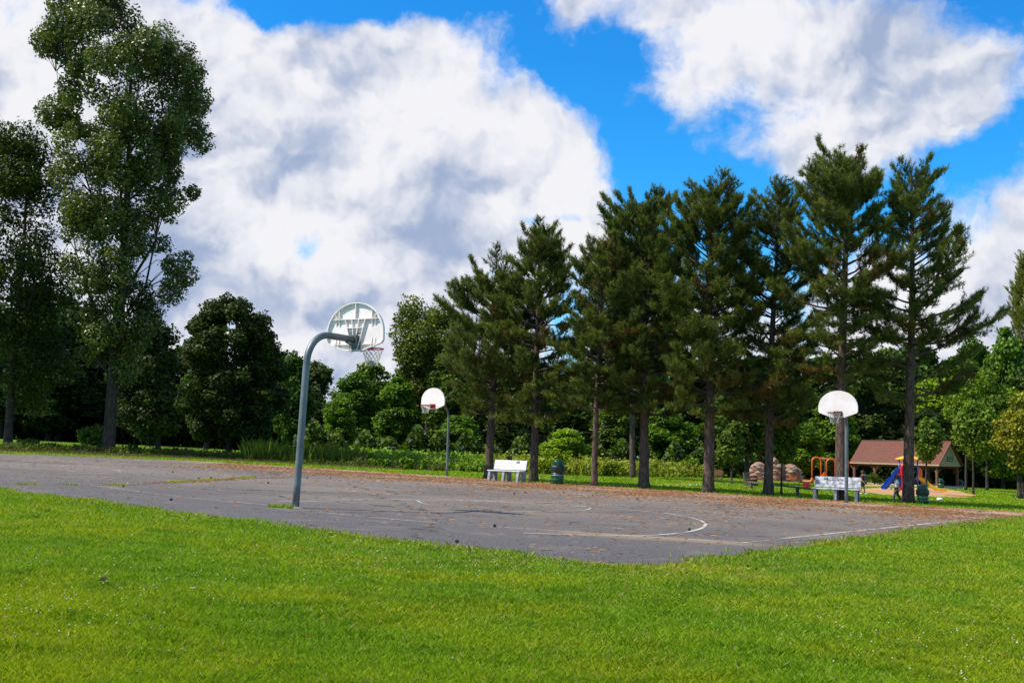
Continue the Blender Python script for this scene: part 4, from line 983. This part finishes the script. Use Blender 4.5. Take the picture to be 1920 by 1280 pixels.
bench(GD(1568, F / 50.2), -R(24), 1.72, M['dapplewhite'], M['darkleg'], 'weathered white bench with painted pine shade dapples behind the far right hoop pole', plaque=-.42)
bench(G(1407, 911), R(62), 1.2, M['timber'], M['timber'], 'dark bench by the trunk left of the climbing rocks, seen from its end', group='dark timber benches', sc=.85)
bench(G(1344, 900), R(-14), 1.0, M['post'], M['timber'], 'small brown bench far off right of the fifth pine', group='dark timber benches', sc=.75)

# low timber rail
def rail():
    a, c = G(1405, 917), G(1523, 934); root = empty('low_rail', a, math.atan2(c.y - a.y, c.x - a.x), 'low weathered timber rail on short posts left of the weathered bench', 'rail')
    L = (c - a).length; b = MB(); b.box(-.2, L + .1, -.06, .06, .32, .39); b.build('rail', M['timber'], root, bevel=.006)
    for t in (.04, .42, .80):
        p = MB(); p.box(L * t - .07, L * t + .07, -.055, .055, -.05, .32); p.build('post', M['timber'], root, bevel=.006)
rail()

# ------------------------------------------------------------------ bins
def can(px, py, wpx, hpx, label, lid='green', group='round green litter cans', ring=True):
    s = S(px, py); r = wpx / s / 2; h = hpx / s; root = empty('trash_can', G(px, py), R(-20), label, 'trash can', group)
    hb = h * .56; b = MB()
    pf = [(r * .96, 0), (r, .02), (r, hb * .30), (r * 1.03, hb * .32), (r * 1.03, hb * .35), (r, hb * .37), (r, hb * .62), (r * 1.03, hb * .64), (r * 1.03, hb * .67), (r, hb * .69), (r, hb)]
    b.lathe(pf, 28); b.build('drum', M['green'], root, smooth=True)
    if ring:
        k = MB(); k.lathe([(r * 1.035, hb * .635), (r * 1.05, hb * .645), (r * 1.05, hb * .665), (r * 1.035, hb * .675)], 28); k.build('ring', M['steel'], root, smooth=True)
    c = MB(); rng = random.Random(int(px)); n = 28; vs = []; fs = []
    for j, (rr_, zz) in enumerate([(r * 1.06, hb * .88), (r * 1.12, hb * .97), (r * 1.10, hb + .10 * h), (r * 1.14, hb + .17 * h), (r * .98, hb + .19 * h)]):
        for q in range(n):
            a = 2 * math.pi * q / n; w_ = rr_ * (1 + .03 * math.sin(q * 2.3 + j)); vs.append((w_ * math.cos(a), w_ * math.sin(a), zz + (.012 * math.sin(q * 1.7) if j == 0 else 0)))
    for j in range(4):
        for q in range(n): fs.append((j * n + q, j * n + (q + 1) % n, (j + 1) * n + (q + 1) % n, (j + 1) * n + q))
    c.add(vs, fs); c.build('liner', M['blackbag'], root, smooth=True)
    z0 = hb + .185 * h; d = MB(); top = h - z0
    d.lathe([(r * .97, z0), (r * .97, z0 + .01)] + [(r * .93 * math.cos(a) ** .7 if a < 1.55 else .002, z0 + .012 + (top - .012) * math.sin(a)) for a in [q / 8 * math.pi / 2 for q in range(0, 9)]], 28)
    dm = d.build('lid', M[lid], root, smooth=True)
    f = MB(); ww = r * .55
    f.prism([(-ww, z0 + .02), (ww, z0 + .02), (ww * .85, z0 + top * .58), (0, z0 + top * .72), (-ww * .85, z0 + top * .58)], 'y', -r * .99, -r * .55); f.build('flap', M[lid], dm, bevel=.006)
    return root
can(1045, 908, 23.5, 47, 'green litter can with black liner between the second and third pines')
can(1730, 945.5, 21, 37, 'green litter can standing right of the last pine trunk')
can(1764, 915, 11, 18.5, 'small green litter can by the right post of the shelter', ring=True)
can(1620, 908, 10.5, 19, 'grey green litter can under the left end of the shelter', 'greytop')
can(1800, 915.5, 11, 17, 'dark litter can on the grass just right of the shelter', 'greytop')

# ------------------------------------------------------------------ shelter
def shelter():
    FL, FR = G(1602, 905), G(1757, 914.3); ax = (FR - FL); L = Vector((ax.x, ax.y)).length; rz = math.atan2(ax.y, ax.x)
    root = empty('picnic_shelter', FL, rz, 'open picnic shelter with red brown roof and cedar posts behind the playground', 'shelter')
    D = 2.9; E_ = 1.76; RH = 3.62; ov = .28; tl = -SLOPE * 0
    # local x along the front eave, local y towards the back
    pitch = (RH - E_) / (D / 2 + ov); th = .09
    sl_ = lambda y: RH - abs(y - D / 2) * pitch
    b = MB(); y0, y1 = -ov, D + ov
    b.prism([(y0, sl_(y0)), (D / 2, RH), (y1, sl_(y1)), (y1, sl_(y1) - th), (D / 2, RH - th), (y0, sl_(y0) - th)], 'x', -ov, L + ov + .12)
    rf = b.build('roof', M['roof'], root)
    c = MB(); c.tube([(-ov, D / 2, RH + .01), (L + ov + .12, D / 2, RH + .01)], .05, 6); c.build('ridge_cap', M['roof'], rf)
    # shingle courses
    k = MB()
    for q in range(1, 12):
        y = y0 + (D / 2 - y0) * q / 12; z = sl_(y); k.box(-ov + .004, L + ov + .116, y - .006, y + .006, z + .002, z + .016)
    k.build('shingle_courses', M['roof'], rf)
    e = MB(); e.box(-ov, L + ov + .1, y0 - .03, y0 - .003, sl_(y0) - th - .02, sl_(y0) - .01); e.build('fascia', M['cream'], root)
    gb = MB(); gb.prism([(y0 + .1, sl_(y0) - th - .03), (D / 2, RH - th - .03), (y1 - .1, sl_(y1) - th - .03)], 'x', L + .16, L + .24)
    ge = gb.build('gable', M['cream'], root)
    sg = MB(); sg.box(L + .243, L + .275, D / 2 - .42, D / 2 + .42, E_ + .28, E_ + .62); sn = sg.build('sign', M['darksign'], ge)
    lt = MB()
    for r_, row in enumerate(((-.36, -.22, -.18, -.05, 0, .12, .16, .34), (-.3, -.16, -.1, .04, .1, .3))):
        for q in range(0, len(row), 2): lt.box(L + .276, L + .28, D / 2 + row[q], D / 2 + row[q + 1], E_ + .48 - r_ * .13, E_ + .54 - r_ * .13)
    lt.build('lettering', M['letter'], sn)
    bm_ = MB(); bm_.box(-.1, L + .12, -.05, .05, E_ - .28, E_ - .12); bm_.box(-.1, L + .12, D - .05, D + .05, E_ - .28, E_ - .12)
    bm_.build('beam', M['post'], root)
    for (x_, y_) in ((0, 0), (L * .26, .0), (L * .33, D), (L, 0), (0, D), (L, D), (L * .66, D)):
        p = MB(); zb_ = zg(0) - .3; p.box(x_ - .085, x_ + .085, y_ - .085, y_ + .085, zb_, E_ - .28)
        for s_ in (-1, 1):
            p.tube([(x_, y_, E_ - .75), (x_ + s_ * .38, y_, E_ - .29)], .045, 4)
        p.build('post', M['post'], root)
    sb = MB(); sb.box(-.3, L + .3, -.3, D + .3, -.25, .06); sb.build('floor_slab', M['path'], root)
    return root
sh_ = shelter()
# picnic table under it
def picnic(g, rz, label):
    root = empty('picnic_table', g, rz, label, 'table', 'picnic tables under the shelter', .8); t = MB()
    for q in range(4): t.box(-.8, .8, -.36 + q * .185, -.36 + q * .185 + .17, .70, .74)
    t.build('tabletop', M['timber'], root)
    for s_ in (-1, 1):
        b = MB(); b.box(-.8, .8, s_ * .62 - .12, s_ * .62 + .12, .42, .46); b.build('seat', M['timber'], root)
        l = MB(); l.tube([(s_ * .6, -.6, -.02), (s_ * .6, -.25, .7)], .04, 5); l.tube([(s_ * .6, .6, -.02), (s_ * .6, .25, .7)], .04, 5); l.tube([(s_ * .6, -.66, .4), (s_ * .6, .66, .4)], .035, 5); l.build('leg', M['timber'], root)
mw = sh_.matrix_basis
def in_shelter(x, y): 
    a = sh_.rotation_euler.z; return Vector((sh_.location.x + x * math.cos(a) - y * math.sin(a), sh_.location.y + x * math.sin(a) + y * math.cos(a), sh_.location.z + .06))
picnic(in_shelter(2.4, 1.5), sh_.rotation_euler.z + 1.2, 'picnic table beneath the left half of the shelter')
picnic(in_shelter(5.6, 1.5), sh_.rotation_euler.z + 1.3, 'picnic table beneath the right half of the shelter')

# ------------------------------------------------------------------ playground
def play():
    root = empty('play_structure', G(1700, 919), 0, 'colourful plastic play tower with blue, red and yellow slides', 'playground')
    dz = .74
    for x_ in (-.33, .55):
        for y_ in (-.42, .42):
            p = MB(); p.tube([(x_, y_, -.05), (x_, y_, 2.02)], .042, 10); p.build('post', M['blue'], root, smooth=True)
    d = MB(); d.box(-.36, .58, -.45, .45, dz - .05, dz); d.build('deck', M['blue'], root, bevel=.01)
    r = MB(); x0, x1, y0, y1 = -.52, .78, -.62, .62; ap = (.12, 0, 2.30)
    r.add([(x0, y0, 2.0), (x1, y0, 2.0), (x1, y1, 2.0), (x0, y1, 2.0), ap, (x0, y0, 1.95), (x1, y0, 1.95), (x1, y1, 1.95), (x0, y1, 1.95)],
          [(0, 1, 4), (1, 2, 4), (2, 3, 4), (3, 0, 4), (0, 5, 6, 1), (1, 6, 7, 2), (2, 7, 8, 3), (3, 8, 5, 0), (5, 8, 7, 6)]); r.build('roof', M['yellow'], root)
    def slide(name, path, wd, wall, mat, th=.03):
        b = MB(); P = [Vector(p) for p in path]; n = len(P); vs = []; fs = []
        for k in range(n):
            t = (P[min(k + 1, n - 1)] - P[max(k - 1, 0)]).normalized(); sd = t.cross(Vector((0, 0, 1))).normalized(); up = sd.cross(t)
            for (a, c) in ((-wd / 2 - th, wall), (-wd / 2, wall), (-wd / 2 + .03, .02), (wd / 2 - .03, .02), (wd / 2, wall), (wd / 2 + th, wall), (wd / 2 + th * .6, -th), (-wd / 2 - th * .6, -th)):
                vs.append(P[k] + sd * a + up * c)
        for k in range(n - 1):
            for q in range(8): fs.append((k * 8 + q, k * 8 + (q + 1) % 8, (k + 1) * 8 + (q + 1) % 8, (k + 1) * 8 + q))
        fs += [tuple(range(8)), tuple(range((n - 1) * 8 + 7, (n - 1) * 8 - 1, -1))]
        b.add(vs, fs); return b.build(name, mat, root, smooth=False)
    slide('yellow_slide', [(.58, -.1, dz + .06), (.80, -.14, dz - .02), (1.15, -.2, .46), (1.50, -.28, .22), (1.80, -.34, .08), (2.35, -.45, .05)], .40, .16, M['yellow'])
    slide('red_slide', [(-.30, -.45, dz + .55), (-.33, -.62, dz + .30), (-.38, -.82, dz + .02), (-.44, -1.02, .38), (-.48, -1.25, .12), (-.62, -1.5, .06), (-.76, -1.62, .05)], .42, .17, M['red'])
    h = MB(); h.tube([(-.50, -.50, dz), (-.50, -.50, 1.45), (-.42, -.52, 1.60), (-.25, -.52, 1.64), (-.05, -.52, 1.58), (.02, -.5, 1.4), (.02, -.5, dz)], .085, 10); h.build('slide_hood', M['red'], root, smooth=True)
    # blue wall panel with a rounded, notched top and two orange discs
    o = [(-1.02, .78), (-.98, .66), (-.86, .62), (-.86, .18), (-.36, .18), (-.36, 1.38), (-.5, 1.36), (-.66, 1.42), (-.72, 1.34), (-.86, 1.30), (-1.0, 1.14), (-1.08, .95)]
    b = MB(); b.prism(o, 'y', -.36, -.28); pn = b.build('side_panel', M['blue'], root, bevel=.012)
    c = MB(); 
    for cx_2 in (-.64, -.52): c.tube([(cx_2, -.40, .96), (cx_2, -.362, .96)], .075, 14)
    c.tube([(-.46, -.395, .96), (-.46, -.362, .96)], .06, 12); c.build('disc', M['orange'], pn)
    slide('blue_slide', [(-.82, -.35, dz + .02), (-1.05, -.4, .62), (-1.3, -.45, .36), (-1.48, -.5, .14), (-1.66, -.55, .04)], .34, .20, M['blue'])
    o = [(.58, .82), (.86, .86), (.90, 1.0), (.88, 1.3), (.78, 1.46), (.58, 1.52)]
    b = MB(); b.prism(o, 'y', -.34, -.24); b.build('side_panel', M['orange'], root, bevel=.012)
    for x_, z_ in ((.82, 1.62), (1.02, 1.25)):
        b = MB(); b.tube([(x_, .35, -.05), (x_, .35, z_)], .04, 8); b.build('post', M['blue'], root, smooth=True)
    b = MB(); b.prism([(1.0, .35), (1.5, .25), (1.55, .5), (1.35, .72), (1.1, .85), (1.0, .8)], 'y', .1, .16); b.build('climbing_panel', M['yellow'], root, bevel=.01)
play()
def arches():
    g = G(1530, 903.5); s = S(1530, 903.5); root = empty('orange_play_arches', g, 0, 'orange tubular play arches with a bucket seat behind the weathered bench', 'playground')
    q = lambda px, py: ((px - 1530) / s, (903.5 - py) / s)
    def arch(xl, xr, top, bl, br, y):
        (a, _), (c, _) = q(xl, 0), q(xr, 0); zt = q(0, top)[1]; zl = q(0, bl)[1]; zr_ = q(0, br)[1]; r = (c - a) / 2; m = (a + c) / 2
        pts = [(a, y, zl)] + [(m - r * math.cos(t), y, zt - r + r * math.sin(t)) for t in [k / 10 * math.pi for k in range(11)]] + [(c, y, zr_)]
        b = MB(); b.tube(pts, .055, 8); return b
    arch(1522.5, 1539, 857, 905, 905, 0).build('arch', M['orange'], root, smooth=True)
    arch(1549.5, 1566, 859, 906, 906, 0).build('arch', M['orange'], root, smooth=True)
    a, c = q(1531, 858), q(1592, 862); b = MB(); b.tube([(a[0], 0, a[1]), (c[0], .3, c[1])], .045, 8); b.build('top_bar', M['orange'], root, smooth=True)
    b = MB(); c = q(1592, 862); b.tube([(c[0], .3, -.05), (c[0], .3, c[1])], .05, 8); b.build('post', M['orange'], root, smooth=True)
    a, c = q(1538, 895), q(1547, 885); b = MB(); b.prism([(a[0], a[1] - .05), (c[0], a[1] - .05), (c[0] + .02, c[1]), (c[0] - .1, c[1] + .03), (a[0] + .1, a[1] + .16), (a[0] - .02, a[1] + .12)], 'y', -.15, .15); b.build('bucket_seat', M['orange'], root, bevel=.01)
    for x_ in (a[0] + .04, c[0] - .04):
        b = MB(); b.tube([(x_, 0, a[1]), (x_, 0, q(0, 859)[1])], .012, 5); b.build('chain', M['steel'], root)
arches()
def seesaw():
    g = G(1512, 915); s = S(1512, 915); root = empty('spring_seesaw', g, R(4), 'low red and orange play seat left of the weathered bench', 'playground'); u = 1 / s
    b = MB(); b.box(-4.5 * u, 5 * u, -.15, .15, 0, 10 * u); b.build('base', M['red'], root, bevel=.01)
    b = MB(); b.box(-15 * u, 12 * u, -.12, .12, 10 * u, 12.2 * u); b.build('beam', M['rust'], root, bevel=.006)
    b = MB(); b.prism([(7 * u, 12.2 * u), (14 * u, 12.2 * u), (13 * u, 19 * u), (10 * u, 20 * u)], 'y', -.1, .1); b.build('seat', M['orange'], root, bevel=.01)
    g = G(1487, 903.5); s = S(1487, 903.5); u = 1 / s; root = empty('spring_rider', g, 0, 'orange spring rider in front of the right climbing rock', 'playground')
    b = MB(); b.tube([(.05 * math.cos(t), .05 * math.sin(t), t * .008) for t in [k * .7 for k in range(36)]], .012, 5); b.build('spring', M['steel'], root)
    b = MB(); b.prism([(-6 * u, 5 * u), (6 * u, 5 * u), (7 * u, 10 * u), (3 * u, 9 * u), (-2 * u, 9 * u), (-5 * u, 14 * u), (-7 * u, 13 * u)], 'y', -.07, .07); b.build('body', M['orange'], root, bevel=.01)
seesaw()
def rocks():
    g = G(1452, 901); s = S(1452, 901); root = empty('climbing_rock_wall', g, 0, 'pink brown artificial climbing rocks with three humps', 'climbing rocks')
    for xl, xr, top, sd in ((1407, 1438, 868, 1), (1444, 1468, 857.5, 2), (1466, 1499, 870, 3)):
        xc = (xl + xr) / 2; rx = (xr - xl) / 2 / s * 1.25; H = (902 - top) / s; rng = np.random.default_rng(sd); b = MB(); vs = []; fs = []; n, m = 40, 26
        for i_ in range(m + 1):
            v = i_ / m
            for k in range(n):
                a = 2 * math.pi * k / n; w_ = (1 - v ** 2.6) ** .5 if v < 1 else .02
                led = 1 + .10 * math.sin(v * 26 + 1.8 * math.sin(a * 2 + sd)) * (.5 + .5 * math.sin(a * 3 + sd * 2 + v * 4)) + .07 * math.sin(a * 5 + v * 9 + sd) + rng.normal() * .05
                vs.append(((xc - 1452) / s + rx * w_ * led * math.cos(a) * 1.03, .5 * w_ * led * math.sin(a), H * v * (1 + .03 * math.sin(a * 3))))
        for i_ in range(m):
            for k in range(n): fs.append((i_ * n + k, i_ * n + (k + 1) % n, (i_ + 1) * n + (k + 1) % n, (i_ + 1) * n + k))
        fs.append(tuple(range(m * n, (m + 1) * n))); b.add(vs, fs); rk = b.build('boulder', M['rock'], root, smooth=True)
        e = MB()
        for q in range(11):
            z = H * (.08 + .8 * rng.uniform()); a = rng.uniform(3.3, 6.1); w_ = (1 - (z / H) ** 2.6) ** .5; r0 = rng.uniform(.10, .26)
            c0 = ((xc - 1452) / s + rx * w_ * math.cos(a) * .95, .5 * w_ * math.sin(a) * 1.0, z); e.ball(c0, (r0, r0 * .5, r0 * rng.uniform(.25, .5)), 8, 6)
        e.build('ledges', M['rockedge'], rk, smooth=True)
rocks()

# ------------------------------------------------------------------ two children
def person(g, rz, h, joints, label, shirt, pants, hair, long_pants, shoes):
    """joints in units of body height; x forward, y left, z up"""
    root = empty('person', g, rz, label, 'person', None)
    J = {k: Vector(v) * h for k, v in joints.items()}
    def skin_obj(name, verts, edges, radii, mat, parent, rootv=0, lv=2):
        me = bpy.data.meshes.new(name); me.from_pydata([tuple(v) for v in verts], edges, []); me.update()
        o = link(name, me, mat, parent); md = o.modifiers.new('skin', 'SKIN'); md.use_smooth_shade = True
        for k, r in enumerate(radii): me.skin_vertices[0].data[k].radius = (r * h, r * h)
        me.skin_vertices[0].data[rootv].use_root = True
        sb = o.modifiers.new('sub', 'SUBSURF'); sb.levels = lv; sb.render_levels = lv; return o
    V, Ed, Rd, ix = [], [], [], {}
    def vx(k, p, r, frm=None):
        ix[k] = len(V); V.append(p); Rd.append(r)
        if frm: Ed.append((ix[frm], ix[k]))
    vx('pelvis', J['pelvis'], .078); vx('waist', J['pelvis'].lerp(J['chest'], .45), .068, 'pelvis'); vx('chest', J['chest'], .085, 'waist'); vx('neck', J['neck'], .036, 'chest')
    hd = J['head']; up = (hd - J['neck']).normalized(); vx('jaw', J['neck'].lerp(hd, .55), .052, 'neck'); vx('skull', hd, .078, 'jaw'); vx('crown', hd + up * .055 * h, .055, 'skull')
    for s_ in 'lr':
        vx('sh' + s_, J['sh' + s_], .038, 'chest'); vx('el' + s_, J['el' + s_], .026, 'sh' + s_); vx('wr' + s_, J['wr' + s_], .018, 'el' + s_)
        fd = (J['wr' + s_] - J['el' + s_]).normalized(); pm = J['wr' + s_] + fd * .04 * h; vx('pm' + s_, pm, .020, 'wr' + s_)
        sd = fd.cross(Vector((0, 1, 0))).normalized()
        for q in range(4):
            o_ = sd * (q - 1.5) * .011 * h; l_ = (.040, .046, .043, .034)[q] * h; vx(f'f{q}{s_}', pm + o_ + fd * .02 * h, .0065, 'pm' + s_); vx(f'g{q}{s_}', pm + o_ * 1.1 + fd * l_ + Vector((.006 * h, 0, 0)), .0055, f'f{q}{s_}')
        vx('t' + s_, J['wr' + s_] + fd * .02 * h + sd * .028 * h, .007, 'wr' + s_); vx('u' + s_, J['wr' + s_] + fd * .045 * h + sd * .034 * h, .006, 't' + s_)
        vx('hp' + s_, J['hp' + s_], .062, 'pelvis'); vx('kn' + s_, J['kn' + s_], .038, 'hp' + s_); vx('an' + s_, J['an' + s_], .024, 'kn' + s_)
        vx('to' + s_, J['an' + s_] + Vector((.09, 0, -.022)) * h, .020, 'an' + s_)
    body = skin_obj('body', V, Ed, Rd, M['skin'], root)
    # face: nose, eyes, mouth and ears are features on the head
    f = MB(); fx = hd + Vector((.080 * h, 0, -.005 * h)); f.ball(fx, (.014 * h, .009 * h, .014 * h), 8, 6)
    for s_ in (-1, 1): f.ball(hd + Vector((0, s_ * .078 * h, -.005 * h)), (.014 * h, .008 * h, .020 * h), 8, 6)
    f.build('ears_and_nose', M['skin'], body, smooth=True)
    e = MB()
    for s_ in (-1, 1): e.ball(hd + Vector((.072 * h, s_ * .028 * h, .012 * h)), .008 * h, 8, 6)
    e.ball(hd + Vector((.072 * h, 0, -.035 * h)), (.006 * h, .018 * h, .004 * h), 8, 5); e.build('eyes_and_mouth', M['hairbrown'], body)
    hb = MB(); hb.ball(hd + Vector((-.014, 0, .022)) * h, (.088 * h, .086 * h, .082 * h), 16, 10); hb.build('hair', M[hair], body, smooth=True)
    # clothes grown on the same joints, a little larger
    c = J
    sv = [c['pelvis'] + Vector((0, 0, .0)), c['pelvis'].lerp(c['chest'], .45), c['chest'], c['neck'].lerp(c['chest'], .25)]; se = [(0, 1), (1, 2), (2, 3)]; sr = [.094, .086, .098, .046]
    for s_ in 'lr':
        sv += [c['sh' + s_], c['sh' + s_].lerp(c['el' + s_], .75)]; sr += [.050, .040]; k = len(sv); se += [(2, k - 2), (k - 2, k - 1)]
    skin_obj('shirt', sv, se, sr, M[shirt], root)
    tl_ = .85 if long_pants else -.0
    pv = [c['pelvis'] + Vector((0, 0, -.01)) * h]; pe = []; pr_ = [.090]
    for s_ in 'lr':
        pv += [c['hp' + s_], c['kn' + s_].lerp(c['hp' + s_], .25)]; pr_ += [.074, .056]; k = len(pv); pe += [(0, k - 2), (k - 2, k - 1)]
        if long_pants: pv += [c['kn' + s_], c['an' + s_].lerp(c['kn' + s_], .12)]; pr_ += [.050, .036]; pe += [(k - 1, k), (k, k + 1)]
    skin_obj('trousers' if long_pants else 'shorts', pv, pe, pr_, M[pants], root)
    for s_ in 'lr':
        b = MB(); a = c['an' + s_]; b.ball(a + Vector((.045, 0, -.018)) * h, (.078 * h, .032 * h, .028 * h), 12, 8); b.build('shoe', M[shoes], root, smooth=True)
    return root
walk = dict(pelvis=(0, 0, .53), chest=(.01, 0, .74), neck=(.015, 0, .83), head=(.025, 0, .915), shl=(.01, .105, .775), shr=(.01, -.105, .775), ell=(-.05, .13, .63), elr=(.06, -.13, .63), wrl=(-.06, .135, .50), wrr=(.15, -.12, .52),
            hpl=(0, .055, .49), hpr=(0, -.055, .49), knl=(.10, .055, .29), knr=(-.03, -.055, .28), anl=(.14, .055, .048), anr=(-.15, -.055, .075))
stand = dict(walk, ell=(.03, .14, .63), wrl=(.08, .13, .52), elr=(.02, -.14, .62), wrr=(.09, -.11, .53), knl=(.05, .06, .28), anl=(.09, .06, .048), knr=(-.02, -.05, .28), anr=(-.11, -.05, .06))
person(G(1682, 941.5), R(172), 1.07, walk, 'child in a white shirt and grey trousers walking beside the last pine trunk', 'whitecloth', 'greycloth', 'hairred', True, 'greycloth')
person(G(1617, 926.5), R(-40), 1.15, stand, 'child in a dark patterned shirt and shorts by the right end of the weathered bench', 'navyred', 'greycloth', 'hairbrown', False, 'whitecloth')

# ------------------------------------------------------------------ small things
def lump(name, px, py, r, mat, label, cat, seed, flat=.6, group=None):
    g = G(px, py); rng = np.random.default_rng(seed); b = MB(); b.ball((0, 0, r * flat * .8), (r, r * .8, r * flat), 12, 9)
    b.v = [tuple(np.array(v) * (1 + .18 * math.sin(v[0] / r * 4 + seed) * math.sin(v[1] / r * 5 + seed * 2))) for v in b.v]
    o = b.build(name, M[mat], None, smooth=True); o.location = g; o.rotation_euler = (0, 0, rng.uniform(0, 6)); tag(o, label, cat, group); return o
# scaly pine cones lying on the asphalt
def cone_mesh():
    b = MB(); prof = [(.004, 0), (.018, .006), (.028, .02), (.030, .034), (.024, .052), (.012, .068), (.003, .076)]
    b.tube([(z, 0, .026) for _, z in prof], [r for r, _ in prof], 10)
    for j in range(6):
        for q in range(7):
            a = 2 * math.pi * (q + .5 * (j % 2)) / 7; r = [.024, .030, .031, .026, .019, .010][j]; x_ = .012 + j * .011
            b.add([(x_ - .006, r * math.cos(a - .3), .026 + r * math.sin(a - .3)), (x_ - .006, r * math.cos(a + .3), .026 + r * math.sin(a + .3)), (x_ + .008, (r + .008) * math.cos(a), .026 + (r + .008) * math.sin(a))], [(0, 1, 2)])
    return b.mesh('pine_cone')
CM = cone_mesh(); CM.materials.append(M['cone'])
CONES = [(318, 938.5, 'between the left crack and the lawn, nearest the lawn'), (230, 913, 'just below the thin left end of the crack'), (184, 866, 'near the far edge, left of the left court arc'), (325, 886, 'above the weedy crack, right of the left arc'),
    (372, 898, 'touching the weedy part of the crack'), (394, 897, 'just above the middle of the weedy crack'), (478, 895.5, 'at the right end of the weedy crack'), (523, 891, 'left of the near hoop pole, halfway to the far edge'),
    (577, 897, 'just right of the near hoop pole shaft'), (619, 897, 'second to the right of the near hoop pole shaft'), (501, 906, 'left of the near hoop pole, below the needles'), (752, 894, 'near the far edge, left of the far left hoop foot'),
    (966, 927, 'below the white bench, left one of a close pair'), (985, 924.5, 'below the white bench, right one of a close pair'), (925, 988, 'on the dark asphalt below the board shadow'), (1193, 937, 'in front of the fourth pine'),
    (1294, 995, 'on the end of the big white arc'), (1460, 945, 'in front of the sixth pine'), (1560, 950, 'just left of the far right hoop foot'), (1055, 924, 'in front of the green can with liner'), (1110, 930, 'in front of the third pine'),
    (1515, 940, 'in front of the left leg of the weathered bench'), (1640, 955, 'between the far right hoop and the last pine'), (1386, 934, 'between the fifth and sixth pines'), (853, 1018, 'closest to the lawn, left of the asphalt corner')]
for q, (px, py, wh) in enumerate(CONES):
    o = bpy.data.objects.new('pine_cone', CM); COL.objects.link(o); g = G(px, py); o.location = (g.x, g.y, g.z + .008); o.rotation_euler = (0, 0, q * 1.3); o.scale = (.78,) * 3
    tag(o, 'pine cone ' + wh, 'pine cone', 'pine cones scattered over the court')
def dead_leaf(px, py, r, mat, label, seed):
    g = G(px, py); rng = np.random.default_rng(seed); b = MB(); n = 10
    vs = [(0, 0, .01)] + [(r * (1 + .3 * math.sin(k * 2.4)) * math.cos(k * .628), r * .7 * math.sin(k * .628), .012 + .5 * r * abs(math.sin(k * .628 + 1))) for k in range(n)]
    b.add(vs, [(0, 1 + k, 1 + (k + 1) % n) for k in range(n)]); b.tube([(0, 0, .01), (-r * 1.6, .1 * r, .03)], .002, 4)
    o = b.build('fallen_leaf', M[mat], None); o.location = (g.x, g.y, g.z + .045); o.rotation_euler = (.2, -.2, seed); tag(o, label, 'leaf', 'fallen leaves on the lawn')
    md = o.modifiers.new('solid', 'SOLIDIFY'); md.thickness = .0015
dead_leaf(192, 1100, .036, 'cone', 'dark curled leaf lying on the lawn at lower left', 1)
dead_leaf(1765, 1162, .022, 'timber', 'small brown leaf lying on the lawn at lower right', 2)
dead_leaf(570, 1210, .018, 'rust', 'tiny reddish leaf on the lawn near the photo bottom', 3)
lump('white_bag', 1762, 938.5, .13, 'whitecloth', 'small white bundle lying on the grass right of the litter can', 'bag', 4)
g = G(1745, 939.5); b = MB(); b.tube([(-.28, 0, .03), (.0, .03, .035), (.26, .02, .06)], .012, 6); o = b.build('stick', M['steel']); o.location = g; tag(o, 'thin pale stick lying beside the white bundle on the grass', 'stick')
g = G(952, 884); s = S(952, 884); root = empty('timber_stump', g, 0, 'weathered two piece timber stump showing above the white bench back', 'stump')
b = MB(); b.tube([(-.10, 0, -.05), (-.10, 0, 29 / s)], .11, 8); b.build('pale_post', M['timber'], root); b = MB(); b.tube([(.13, .05, -.05), (.13, .05, 29 / s)], .13, 8); b.build('dark_post', M['cone'], root)
g = G(732, 866); s = S(732, 866); b = MB(); b.tube([(-9 / s, 0, -.05), (-9 / s, 0, 27 / s), (8 / s, 0, 28 / s), (8 / s, 0, -.05)], .05, 6); o = b.build('metal_frame', M['pole']); o.location = g; tag(o, 'small grey metal frame half hidden in weeds below the tall loose tree', 'frame')
g = G(1919, 935); s = S(1919, 935); b = MB(); b.box(-.06, .06, -.06, .06, -.05, 30 / s); b.prism([(-.06, 30 / s), (.06, 30 / s), (0, 30 / s + .06)], 'y', -.059, .059); o = b.build('wooden_post', M['timber']); o.location = g; tag(o, 'short pale wooden post at the right photo edge', 'post')
# concrete pad and weeds at the near hoop's foot
x, y, u = along([(505, 951), (530, 951.5), (545, 953)], 500, .05, rg); n = len(x)
tag(link('pole_foot_grass', blade_mesh('pole_foot_grass', np.stack([x, y, -SLOPE * x], 1), rg.uniform(.03, .08, n), np.full(n, .02), rg, rg.uniform(.4, 1, n), 1), M['grass']), 'tuft of yellow green grass left of the near hoop foot', 'grass', kind='stuff')
